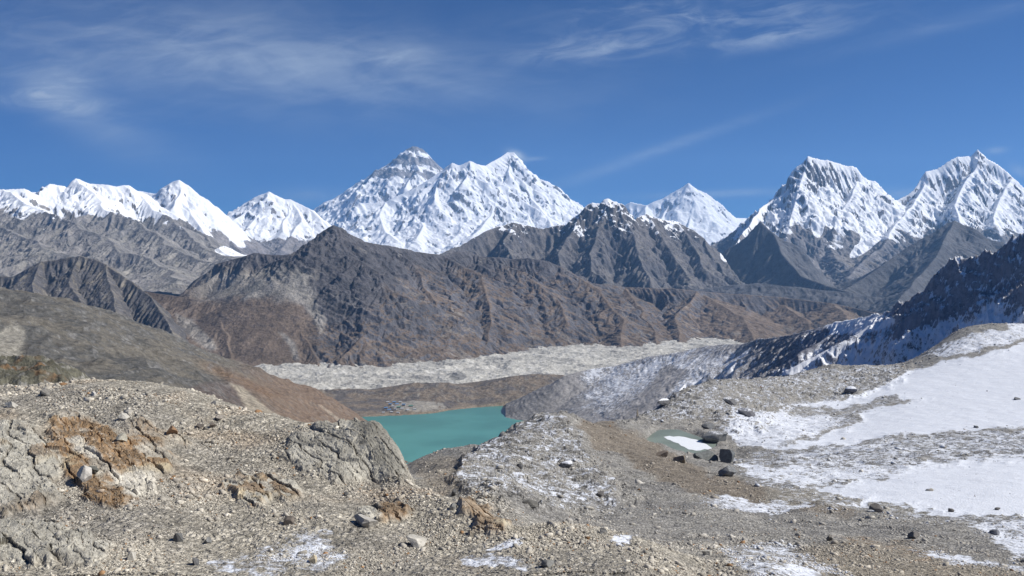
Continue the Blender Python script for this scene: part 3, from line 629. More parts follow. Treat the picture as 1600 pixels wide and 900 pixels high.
# ---------------------------------------------------------------- the air
def haze_(density):
    x0, x1, y0, y1, z0, z1 = -26000, 26000, -300, 33500, -790, 3650
    me = bpy.data.meshes.new('haze')
    me.from_pydata([(x, y, z) for z in (z0, z1) for y in (y0, y1) for x in (x0, x1)], [], [(0, 2, 3, 1), (4, 5, 7, 6), (0, 1, 5, 4), (2, 6, 7, 3), (0, 4, 6, 2), (1, 3, 7, 5)])
    m = bpy.data.materials.new('thin_mountain_air'); m.use_nodes = True; t = m.node_tree; t.nodes.clear()
    o = t.nodes.new('ShaderNodeOutputMaterial'); v = t.nodes.new('ShaderNodeVolumePrincipled')
    v.inputs['Color'].default_value = (.30, .58, 1.0, 1); v.inputs['Density'].default_value = density; v.inputs['Anisotropy'].default_value = .25
    t.links.new(v.outputs[0], o.inputs['Volume']); 
    me.materials.append(m); ob = bpy.data.objects.new('haze', me); C.objects.link(ob)
    tag(ob, 'thin blue haze in the air between the mountains', 'haze', 'stuff')
haze_(2.0e-5)
# ---------------------------------------------------------------- the near ground
PP = []
def col(x, *r):
    if x < 840: A, B = [3, 8, 18, 35, 60, 90, 125, 165, 220, 300, 2000], [3, 9, 22, 52, 68, 84, 101, 140, 210, 300, 2000]
    else: A, B = [3, 8, 18, 36, 45, 75, 120, 200, 300, 2000], [3, 9, 22, 52, 60, 100, 148, 215, 300, 2000]
    PP.extend((x, float(np.interp(D, A, B)), y) for D, y in r)
nearc = ((3, 1560), (8, 1230), (18, 1010))
for x in (-350, 0, 320, 640, 950, 1250, 1600, 1950): col(x, *nearc)
col(-350, (35, 900), (60, 760), (100, 640), (135, 600), (200, 640), (400, 820), (1100, 950))
col(0, (35, 895), (55, 785), (80, 695), (108, 636), (125, 620), (165, 640), (300, 800), (1100, 950))
col(110, (35, 895), (60, 770), (90, 680), (125, 612), (170, 640), (400, 860))
col(230, (35, 895), (60, 775), (90, 682), (125, 611), (165, 645), (300, 800), (1100, 950))
col(320, (38, 890), (60, 790), (90, 700), (118, 631), (160, 680), (400, 860))
col(400, (38, 890), (60, 795), (88, 710), (112, 651), (150, 700), (300, 820), (1100, 950))
col(500, (38, 890), (58, 800), (82, 728), (104, 667), (140, 730), (400, 860))
col(585, (38, 890), (58, 810), (78, 752), (94, 671), (125, 780), (220, 800), (400, 800), (1100, 950))
col(625, (38, 890), (56, 818), (72, 768), (86, 712), (110, 790), (200, 765), (300, 735), (400, 745))
col(665, (38, 890), (54, 825), (68, 775), (90, 830), (130, 800), (200, 745), (300, 716), (380, 740), (1100, 950))
col(730, (38, 890), (52, 828), (60, 795), (85, 850), (125, 790), (200, 735), (300, 701), (380, 720))
col(800, (36, 895), (44, 855), (50, 836), (66, 870), (110, 815), (160, 768), (230, 722), (320, 688), (420, 700), (700, 860), (1100, 950))
col(860, (36, 895), (44, 850), (50, 826), (68, 855), (110, 812), (160, 765), (230, 715), (320, 668), (370, 654), (480, 690), (1100, 900))
col(1000, (400, 678), (480, 663), (540, 655), (600, 672), (660, 695), (800, 760), (1100, 900))
col(950, (36, 895), (44, 856), (50, 834), (70, 850), (110, 815), (160, 778), (230, 733), (320, 697), (400, 672), (470, 661), (620, 700), (1100, 860))
col(1050, (36, 905), (45, 873), (60, 880), (80, 848), (110, 815), (170, 768), (260, 728), (350, 708), (415, 700), (490, 672), (560, 642), (610, 624), (680, 650), (850, 705), (1100, 800))
col(1110, (36, 920), (45, 898), (75, 855), (110, 818), (170, 772), (260, 738), (360, 722), (415, 712), (470, 684), (560, 640), (690, 603), (820, 660), (950, 710), (1100, 780))
col(1200, (36, 925), (45, 890), (75, 865), (120, 815), (200, 765), (300, 727), (420, 697), (520, 665), (620, 632), (750, 596), (900, 620), (1100, 700))
col(1300, (36, 940), (45, 915), (75, 868), (110, 828), (170, 785), (250, 750), (350, 715), (480, 680), (620, 640), (760, 605), (900, 573), (1100, 620))
col(1400, (36, 950), (45, 920), (80, 868), (120, 818), (180, 775), (260, 740), (380, 702), (520, 658), (700, 606), (900, 574), (1100, 620))
col(1500, (40, 945), (80, 872), (120, 820), (180, 772), (260, 736), (380, 700), (520, 650), (700, 595), (850, 550), (1000, 517), (1130, 560))
col(1600, (40, 955), (80, 877), (120, 822), (180, 770), (260, 732), (380, 698), (520, 643), (700, 585), (850, 540), (1000, 507), (1130, 540))
col(1950, (40, 960), (100, 850), (260, 725), (520, 620), (850, 490), (1100, 450))
NP0, NP1, NDX = -260, 1860, 1.35
ROWS = np.concatenate([np.geomspace(5, 50, 130)[:-1], np.geomspace(50, 112, 760)[:-1], np.geomspace(112, 500, 520)[:-1], np.geomspace(500, 1150, 260)])
NR = len(ROWS); R50, R500 = 130, 1400
X, Y, Z = surveyed(PP, NP0, NP1, ROWS, NDX, sx=300., sL=.45, lam=2e-4)
NC = X.shape[1]
base = Z.copy()
bx, by = proj(X, Y, Z)
def oct_(l, s, o=1, f=fbm):   # noise that fades where its wavelength falls under the mesh spacing
    return f(X / l, Y / l, o, s) * np.clip(l / (Y * .003) - .6, 0, 1)
sh = 3
cx, cy = bx[::sh, ::sh], by[::sh, ::sh]
wn = fbm(cx / 34., cy / 15., 4, 700); wn2 = fbm(cx / 34. + 9, cy / 15. + 4, 4, 701)
def region(pts, soft=7, wob=16): return up(poly(cx + wob * wn * 1.6, cy + wob * wn2 * .8, pts, soft), NR, NC)
left = up(sst(cy, -1e9, 1e9) * 0 + (1 - sst(cx + 40 * wn - (cy - 750) * .9, 620, 760)), NR, NC) * (Y < 135)
# where bare bedrock comes through
out1 = region([(75, 655), (110, 650), (150, 672), (200, 690), (260, 705), (275, 728), (235, 775), (190, 800), (150, 798), (110, 760), (80, 720)], 8)
out2 = region([(460, 690), (520, 668), (560, 660), (600, 670), (630, 710), (637, 752), (600, 758), (540, 762), (470, 745), (440, 720)], 8)
out3 = region([(0, 670), (50, 672), (85, 720), (90, 790), (60, 810), (0, 810), (-80, 760)], 10)
out4 = region([(350, 770), (400, 752), (455, 765), (470, 785), (420, 800), (370, 798)], 7)
out5 = region([(555, 805), (600, 795), (640, 803), (630, 820), (580, 828)], 6)
out6 = region([(712, 798), (735, 793), (765, 805), (800, 832), (790, 845), (745, 840)], 6)
out7 = region([(-50, 830), (60, 825), (130, 845), (175, 870), (150, 895), (20, 890), (-60, 880)], 10)
out8 = region([(230, 668), (285, 690), (290, 705), (240, 700), (180, 680)], 8)
bed = np.clip(out1 + out2 + out3 + out4 + out5 + out6 + out7 + out8, 0, 1)
knob = region([(700, 765), (740, 712), (790, 688), (830, 655), (880, 652), (915, 690), (930, 730), (985, 790), (900, 815), (800, 790)], 14, 22)
ledge = region([(990, 660), (1040, 622), (1110, 600), (1200, 592), (1290, 575), (1420, 572), (1400, 600), (1340, 625), (1230, 636), (1180, 680), (1110, 668), (1040, 668)], 12)
# relief: soft swells, gravel lumps, slabs of rock
snow_f = [
 region([(1225, 639), (1300, 630), (1335, 622), (1360, 613), (1392, 600), (1412, 582), (1440, 574), (1487, 567), (1530, 559), (1600, 538), (1700, 505), (1950, 480), (1950, 640), (1600, 667), (1450, 677), (1350, 690), (1290, 699), (1205, 703), (1250, 693), (1300, 680), (1345, 662), (1330, 648), (1400, 634), (1440, 626), (1395, 622), (1330, 634)], 15, 14),
 region([(1268, 766), (1330, 757), (1400, 742), (1450, 728), (1520, 722), (1600, 716), (1950, 700), (1950, 830), (1600, 812), (1500, 808), (1420, 796), (1350, 786), (1300, 778)], 22, 22)]
snowf = np.maximum(snow_f[0], snow_f[1])
calm = 1 - .8 * snowf
Z = Z + snowf * (.35 * fbm(X / 16, Y / 30, 4, 91) + .06 * oct_(1.5, 92, 2))
Z = Z + calm * (.5 * oct_(34, 11, 2) + .34 * oct_(9, 12, 2)) * np.clip(Y / 120, .35, 3)
rub = oct_(2.6, 15, 3, ridged) * .26 + oct_(.8, 16, 3, ridged) * .12 + np.clip(Y / 200, 0, 1) * (1.1 * oct_(9, 17, 3, ridged) + 1.3 * oct_(22, 18, 2, ridged))
Z = Z + calm * rub * (.55 + .7 * ledge + .6 * knob)
def slabs(l, amp, dipx, dipy, s, warp=.5):
    """beds of rock: steps across a dipping direction, broken into blocks by joints"""
    q = (X * dipx + Y * dipy) / l + warp * fbm(X / (l * 3.5), Y / (l * 3.5), 3, s)
    k = np.floor(q); fr = (q - k).astype(f4)
    prof = np.where(fr < .85, .75 + .25 * fr / .85, (1 - fr) / .15)
    j = (_h(k.astype(np.int64), (np.floor((X * dipy - Y * dipx) / (l * 2.9) + 1.0 * fbm(X / l / 2, Y / l / 2, 2, s + 3) + .5 * (k % 2))).astype(np.int64), s) & 255) / 255.
    return amp * prof * (.15 + j.astype(f4)), fr, j.astype(f4)
s1, fr1, j1 = slabs(1.6, .5, .78, .62, 21, .9); s2, fr2, j2 = slabs(.5, .17, .78, .62, 22, 1.1); s0, fr0, j0 = slabs(.19, .07, .78, .62, 26, 1.3)
Z = Z + bed * (s1 + s2 + s0) + bed * .15 * oct_(3, 23, 3)
s3, fr3, j3 = slabs(7.5, 1.5, -.25, .97, 24, .8); s4, fr4, j4 = slabs(2.6, .5, -.25, .97, 25, .8)
Z = Z + np.clip(knob + ledge * 1.1, 0, 1.2) * (s3 * sst(Y, 120, 260) + s4) * calm
# the tarn basin
TZ = -92.5
a0, t0 = at(1062, 692); tarn = poly(bx[::sh, ::sh], by[::sh, ::sh], [(992, 677), (1020, 674), (1050, 680), (1085, 686), (1115, 698), (1116, 705), (1098, 711), (1070, 708), (1035, 696), (1010, 686)], 3)
tarn = up(tarn, NR, NC)
rim = up(poly(bx[::sh, ::sh], by[::sh, ::sh], [(970, 668), (1030, 664), (1100, 680), (1145, 705), (1110, 728), (1060, 722), (990, 695)], 14), NR, NC) * (Y > 330) * (1 - sst(Y, 480, 520))
Z = Z + rim * (np.maximum(Z, TZ + .5 + .6 * fbm(X / 5, Y / 5, 3, 77)) - Z)
tarn = tarn * (Y > 330) * (Y < 620)
Z = np.where(tarn > .02, Z * (1 - tarn) + (TZ - 2.0) * tarn, Z)
zx, zy, sl = slope_of(X, Y, Z); px, py = proj(X, Y, Z)
n1 = fbm(X / 14, Y / 14, 4, 31); n2 = oct_(1.6, 32, 4); n0 = fbm(X / 60, Y / 60, 3, 33); n3 = oct_(5, 34, 3)
midw = sst(Y, 60, 110)
c = mixc(rgb(.46, .425, .35), rgb(.36, .335, .285), sst(n1 + .6 * n2, -.35, .4))
c = mixc(c, mixc(rgb(.385, .37, .335), rgb(.30, .29, .27), sst(n1 + .5 * n3, -.3, .35)), np.clip(midw * (1 - left), 0, 1))
warm = sst(fbm(X / 11, Y / 11, 4, 41), .1, .5) * left
c = mixc(c, rgb(.44, .33, .22), .45 * warm)
orange = np.clip(out1 * (.25 + 1.1 * sst(j1 + .5 * n3, .3, .6)) + .3 * out8 + region([(85, 672), (115, 668), (130, 720), (150, 765), (215, 790), (180, 806), (130, 785), (95, 735)], 6, 10) + .8 * out6 + .85 * out4 * sst(j2, .3, .6) + .9 * out5 * sst(px, 585, 600) + .55 * out3 * sst(j1 + n1, .4, .8) + .35 * out8 * sst(j1, .4, .7) + .4 * out2 * sst(py + 9 * n1, 752, 758), 0, 1)
bedc = mixc(rgb(.50, .48, .41), rgb(.30, .285, .24), np.clip(.45 * j1 + .4 * j2 + .3 * j0 + .3 * n2 - .1, 0, 1))
bedc = mixc(bedc, rgb(.18, .175, .15), .75 * region([(545, 662), (600, 670), (634, 708), (640, 757), (606, 756), (566, 706)], 6))
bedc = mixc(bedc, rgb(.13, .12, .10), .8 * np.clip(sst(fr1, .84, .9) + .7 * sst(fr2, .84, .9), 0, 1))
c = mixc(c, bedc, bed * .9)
orange = orange * np.clip(.6 + .9 * sst(fr2 * .6 + j2 * .7 + .5 * n3, .3, .7), 0, 1)
oc = mixc(rgb(.36, .22, .105), rgb(.19, .13, .075), np.clip(j2 * .7 + .5 * j0 + .3 * n2 - .1, 0, 1)); oc = mixc(oc, rgb(.50, .42, .28), sst(n3 - n1, .25, .6))
c = mixc(c, oc, .9 * np.clip(orange, 0, 1))
white = np.clip(region([(105, 700), (130, 700), (150, 722), (160, 735), (130, 730)], 4, 8) + region([(170, 750), (240, 748), (250, 775), (200, 790)], 4, 8) + region([(555, 808), (580, 808), (595, 824), (575, 824)], 3, 4), 0, 1)
c = mixc(c, rgb(.58, .55, .47), white * .9)
brown = region([(905, 664), (945, 660), (1000, 680), (1060, 716), (1110, 745), (1190, 765), (1330, 790), (1330, 812), (1200, 800), (1090, 780), (1010, 745), (960, 712), (925, 705)], 8)
c = mixc(c, rgb(.27, .23, .18), .85 * brown)
gully = region([(640, 725), (720, 712), (740, 740), (700, 780), (650, 760)], 10)
c = mixc(c, rgb(.36, .315, .25), .7 * gully)
sandy = region([(1240, 868), (1330, 848), (1400, 852), (1480, 870), (1600, 905), (1600, 960), (1300, 960)], 12)
c = mixc(c, rgb(.34, .30, .235), .8 * sandy)
rust = region([(1300, 840), (1340, 843), (1420, 858), (1500, 890), (1480, 893), (1400, 868), (1320, 852)], 6)
c = mixc(c, rgb(.34, .22, .13), .45 * rust * sst(n2, -.1, .3))
path = region([(1190, 775), (1250, 768), (1330, 782), (1420, 793), (1480, 806), (1440, 812), (1330, 800), (1210, 795)], 6)
c = mixc(c, rgb(.38, .36, .31), .8 * path)
bandd = region([(1200, 706), (1350, 694), (1450, 681), (1600, 672), (1900, 650), (1900, 700), (1600, 712), (1440, 722), (1300, 740), (1200, 735)], 8)
c = mixc(c, rgb(.24, .235, .225), .5 * bandd)
# snow: full on the two fields, dusted where wind left it
dust = .0 * Z
def add(m, v): 
    global dust
    dust = np.maximum(dust, m * (v + .155))
add(knob, .30); add(ledge, .31)
add(region([(1130, 640), (1230, 640), (1340, 660), (1210, 706), (1150, 700), (1125, 670)], 14), .50)
add(region([(1150, 720), (1260, 735), (1300, 760), (1260, 768), (1170, 752)], 12), .47)
add(region([(1200, 735), (1440, 722), (1600, 706), (1900, 690), (1900, 700), (1600, 718), (1400, 745), (1270, 765)], 12), .47)
add(bandd, .36)
add(region([(1430, 562), (1470, 535), (1600, 503), (1900, 440), (1900, 480), (1600, 535), (1500, 560)], 8), .45)
add(region([(760, 740), (800, 735), (900, 745), (990, 780), (960, 815), (860, 800), (770, 780)], 22), .33)
add(region([(1150, 780), (1260, 790), (1280, 800), (1200, 812), (1060, 790)], 12), .42)
add(region([(1500, 820), (1700, 815), (1700, 880), (1580, 880)], 14), .44)
add(region([(300, 905), (380, 870), (470, 838), (500, 830), (545, 838), (520, 865), (560, 880), (500, 905), (380, 915)], 12), .36)
add(region([(748, 866), (790, 850), (812, 846), (812, 858), (780, 866)], 4, 6), .62)
add(region([(700, 895), (740, 868), (800, 880), (860, 905)], 10), .36)
add(region([(1120, 865), (1210, 852), (1280, 880), (1330, 915), (1190, 930)], 16), .38)
add(region([(955, 845), (975, 840), (985, 858), (960, 865)], 5), .5)
add(region([(1370, 855), (1480, 868), (1600, 888), (1600, 900), (1480, 885)], 8), .42)
add(region([(1000, 640), (1230, 590), (1450, 570), (1900, 470), (1900, 840), (1500, 830), (1250, 800), (1130, 740), (1180, 700)], 20), .29)
streak = fbm(X / 4.5, Y / 15, 4, 51) * .7 + .5 * fbm(X / 1.6, Y / 6, 3, 52)
snow = np.where(dust > 0, dust + .14 * n1 + .17 * streak + .16 * n2 - .45 * sst(sl - np.abs(np.gradient(base, axis=0) / np.gradient(Y, axis=0)), .3, .9), 0)
holes = sst(fbm(X / 14, Y / 30, 5, 53, g=.65), .2, .5); specks = sst(fbm(X / 2.2, Y / 6, 3, 54, g=.7), .42, .55)
snow = np.maximum(np.clip(snow, 0, 1) * (dust > .02), np.clip(snowf * 1.25, 0, 1) * (1.0 - .33 * holes - .5 * specks) + .22 * (snowf > .02) * (n2 + streak * .8) * (1 - snowf))
snow = snow * (1 - tarn)
M_near = rock_material('gravel_and_rock', 1 / 2.4, .10, .24, det=9, pebble=.42, dither=.8, snowc=(.66, .69, .74))
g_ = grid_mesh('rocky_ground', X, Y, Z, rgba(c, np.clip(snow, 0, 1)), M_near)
ba = g_.data.attributes.new('bedrock', 'FLOAT', 'POINT'); ba.data.foreach_set('value', np.clip(bed * 1.2, 0, 1).astype(f4).ravel())
g_.data.polygons.foreach_set('use_smooth', np.zeros(len(g_.data.polygons), bool))
tag(g_, 'rubble covered ground below the pass with rusty bedrock on the left and snow on the right', 'ground')
print('  near ground', round(time.time() - T0, 1), 's')
GX, GY, GZ, GPX, GPY, GS, GC = X, Y, Z, px, py, snow, c
pmin = np.minimum.accumulate(np.where(GY > 8, GPY, 1e9), axis=0)
VIS = GPY <= pmin + .8
# tarn water and ice
wm = water_material('tarn_water', (.19, .225, .19), .5, .03, 1 / .6)
def flat(name, pts, z, mat, th=.0):
    me = bpy.data.meshes.new(name); v = []
    for (x, y) in pts:
        a, t = at(x, y); D = z / t; v.append((a * D, D, z))
    n = len(v); v2 = [(p[0], p[1], p[2] - .25) for p in v]
    me.from_pydata(v + v2, [], [list(range(n))[::-1], list(range(n, 2 * n))] + [(i, (i + 1) % n, n + (i + 1) % n, n + i) for i in range(n)])
    me.materials.append(mat); o = bpy.data.objects.new(name, me); C.objects.link(o); return o
tag(flat('pond', [(985, 671), (1060, 671), (1122, 693), (1124, 711), (1095, 717), (1050, 713), (985, 692)], TZ, wm), 'small grey green meltwater pond beside large boulders', 'pond')
im = bpy.data.materials.new('pond_ice'); im.use_nodes = True; N = NT(im.node_tree); b = N.n['Principled BSDF']
nn = N.noise(N.new('ShaderNodeNewGeometry').outputs['Position'], .3, 5, .6)
N.l.new(N.mix(nn, (.72, .76, .78, 1), (.84, .86, .87, 1)), b.inputs['Base Color']); b.inputs['Roughness'].default_value = .6
ice = [(1037, 682.5), (1046, 681), (1052, 682.3), (1060, 681.5), (1070, 682.8), (1080, 685.5), (1089, 687), (1095, 690.5), (1104, 694), (1113, 700.5), (1106, 702.2), (1100, 701.5), (1094, 703.5), (1087, 704), (1081, 702.5), (1076, 702.3), (1069, 698), (1064, 696.4), (1060, 692.6), (1053, 690.8), (1047, 687.6), (1043, 686.6)]
tag(flat('pond_ice', ice, TZ + .12, im), 'sheet of white ice covering half of the small pond', 'ice')

# ---------------------------------------------------------------- stones
def ico(sub):
    import bmesh
    bm = bmesh.new(); bmesh.ops.create_icosphere(bm, subdivisions=sub, radius=1)
    v = np.array([q.co for q in bm.verts], f4); f = np.array([[q.index for q in p.verts] for p in bm.faces], np.int32); bm.free(); return v, f
def angular(v, seed, cuts=9):
    """cut a ball with random planes: the faceted block of broken rock"""
    R = rs(seed); v = v.copy()
    for _ in range(cuts):
        d = R.normal(size=3); d /= np.linalg.norm(d); h = R.uniform(.42, .85)
        q = v @ d; v -= np.outer(np.clip(q - h, 0, None), d).astype(f4)
    return v
def hit(x, y):
    """ground point seen at a pixel"""
    j = int(np.clip(round((800 + F * at(x, y)[0] - NP0) / NDX), 0, NC - 1))
    r = np.nonzero((GPY[:, j] <= y) & (GY[:, j] > 12))[0]
    i = r[0] if len(r) else NR - 1
    return i, j
def scatter(n, big, lo, hi):
    R = rs(9); v0, f0 = ico(1 if big else 0); f0 = f0[:]; T = [angular(v0, 100 + k, 14 if big else 4) for k in range(12)]
    # equal chance for equal steps of ln(distance) and of bearing, so stones get sparser and larger with distance
    yy_ = np.exp(R.uniform(math.log(38), math.log(1100), n)); w2 = R.rand(n) < .62; yy_[w2] = np.exp(R.uniform(math.log(50), math.log(112), w2.sum()))
    i = np.clip(np.searchsorted(ROWS, yy_), 1, NR - 3); j = R.randint(2, NC - 2, n)
    clus = sst(fbm(X / 7, Y / 9, 4, 61) + .3 * fbm(X / 30, Y / 30, 2, 62), -.2, .3); den = np.clip(.10 + 1.0 * clus, 0, 1)
    den = den * (1 - .975 * snowf) * (1 - .7 * sst(GS, .35, .7)) * (1 - tarn) * (1 - .93 * np.clip(bed * 1.3, 0, 1)) * (1 - .3 * gully) * (1 - .5 * path) * (1 - .5 * sandy)
    keep = (R.rand(n) < den[i, j]) & VIS[i, j]
    i, j = i[keep], j[keep]; n = len(i)
    D = GY[i, j]; size = np.minimum(D / F * lo * (R.pareto(2.0 if big else 2.6, n) + 1.0), D / F * hi) * np.where(D > 250, .8, 1) * (.7 + .6 * clus[i, j])
    k = R.randint(0, len(T), n); out_v = np.empty((n, len(v0), 3), f4)
    an = R.rand(n) * 2 * pi; ca, sa = np.cos(an), np.sin(an)
    V = np.stack(T)[k]; V = V * np.stack([R.uniform(.8, 1.5, n), R.uniform(.6, 1.1, n), R.uniform(.4, .85, n)], 1)[:, None]
    x_ = V[..., 0] * ca[:, None] - V[..., 1] * sa[:, None]; y_ = V[..., 0] * sa[:, None] + V[..., 1] * ca[:, None]
    tl = R.uniform(-.4, .4, n)[:, None]; z_ = V[..., 2] + x_ * tl
    out_v[..., 0] = x_ * size[:, None] + GX[i, j][:, None]; out_v[..., 1] = y_ * size[:, None] + D[:, None]
    out_v[..., 2] = z_ * size[:, None] + (GZ[i, j] + size * .12)[:, None]
    tone = np.exp(R.normal(0, .22, n))[:, None] * 1.08
    cc = GC[i, j] * .55 + np.array([.42, .39, .33]) * .45; cc = cc * tone
    org = R.rand(n) < .035; cc[org] = np.array([.28, .17, .09]) * tone[org]
    col = np.repeat(cc[:, None], len(v0), 1); sn = np.zeros((n, len(v0), 1))
    sn[..., 0] = np.where((GS[i, j] > .25)[:, None] & (V[..., 2] > .25), .7, 0)
    col = np.concatenate([col, sn], 2)
    F_ = (f0[None] + (np.arange(n) * len(v0))[:, None, None]).reshape(-1, 3).astype(np.int32)
    return out_v.reshape(-1, 3), F_, col.reshape(-1, 4).astype(f4)
def scattered():
    a, fa, ca = scatter(520000, False, .66, 2.2); b, fb, cb = scatter(26000, True, 1.7, 7.0)
    out_v = np.concatenate([a, b]); F_ = np.concatenate([fa, fb + len(a)]); col = np.concatenate([ca, cb]); n = len(out_v)
    print('  stones', len(fa) // 20, len(fb) // 80)
    me = bpy.data.meshes.new('scattered_stones'); me.vertices.add(n); me.vertices.foreach_set('co', out_v.ravel())
    me.loops.add(F_.size); me.loops.foreach_set('vertex_index', F_.ravel()); me.polygons.add(len(F_))
    me.polygons.foreach_set('loop_start', np.arange(0, F_.size, 3, dtype=np.int32)); me.update(calc_edges=True)
    set_col(me, col); me.materials.append(M_stone)
    o = bpy.data.objects.new('scattered_stones', me); C.objects.link(o)
    tag(o, 'countless loose stones strewn over the rubble slope', 'stones', 'stuff')
M_stone = rock_material('loose_stone', 1 / .5, .03, .22, det=4, snowc=(.66, .69, .74))
scattered()

# ---------------------------------------------------------------- single boulders
M_rock = rock_material('boulder_rock', 1 / 1.1, .06, .30, det=8)
def boulder(x, y, w_, h_, tone, label, seed, snow=0., flatness=1., kind='boulder', rot=0.):
    i, j = hit(x, y + h_ * .35); D = float(GY[i, j]); R = rs(seed)
    v, f = ico(4); v = angular(v, seed, 13)
    v = v + v * (.07 * fbm(v[:, 0] * 2.1 + seed, v[:, 1] * 2.1 + v[:, 2] * 1.7, 4, seed))[:, None]
    rx = w_ / 2 * D / F; rz = h_ / 2 * D / F / .8; ry = (rx * .8 + rz * .4) * flatness
    v = v * np.array([rx / np.ptp(v[:, 0]) * 2, ry / np.ptp(v[:, 1]) * 2, rz / np.ptp(v[:, 2]) * 2])
    cr, sr = cos(rot), sin(rot); v = np.stack([v[:, 0] * cr - v[:, 2] * sr, v[:, 1], v[:, 0] * sr + v[:, 2] * cr], 1)
    me = bpy.data.meshes.new(kind); me.from_pydata(v.tolist(), [], f.tolist())
    c = np.array(tone)[None] * (1 + .12 * fbm(v[:, 0] / rx * 2, v[:, 2] / rx * 2 + v[:, 1], 3, seed))[:, None]
    c = np.concatenate([c, (snow * sst(v[:, 2] / rz, .35, .7))[:, None]], 1)
    set_col(me, c.astype(f4)); me.materials.append(M_rock)
    o = bpy.data.objects.new(kind, me); C.objects.link(o)
    o.location = (float(GX[i, j]), D, float(GZ[i, j]) + rz * .45)
    tag(o, label, kind, None, None); return o
DK, GR, PL, RU = (.17, .175, .175), (.20, .195, .18), (.42, .40, .35), (.27, .16, .09)
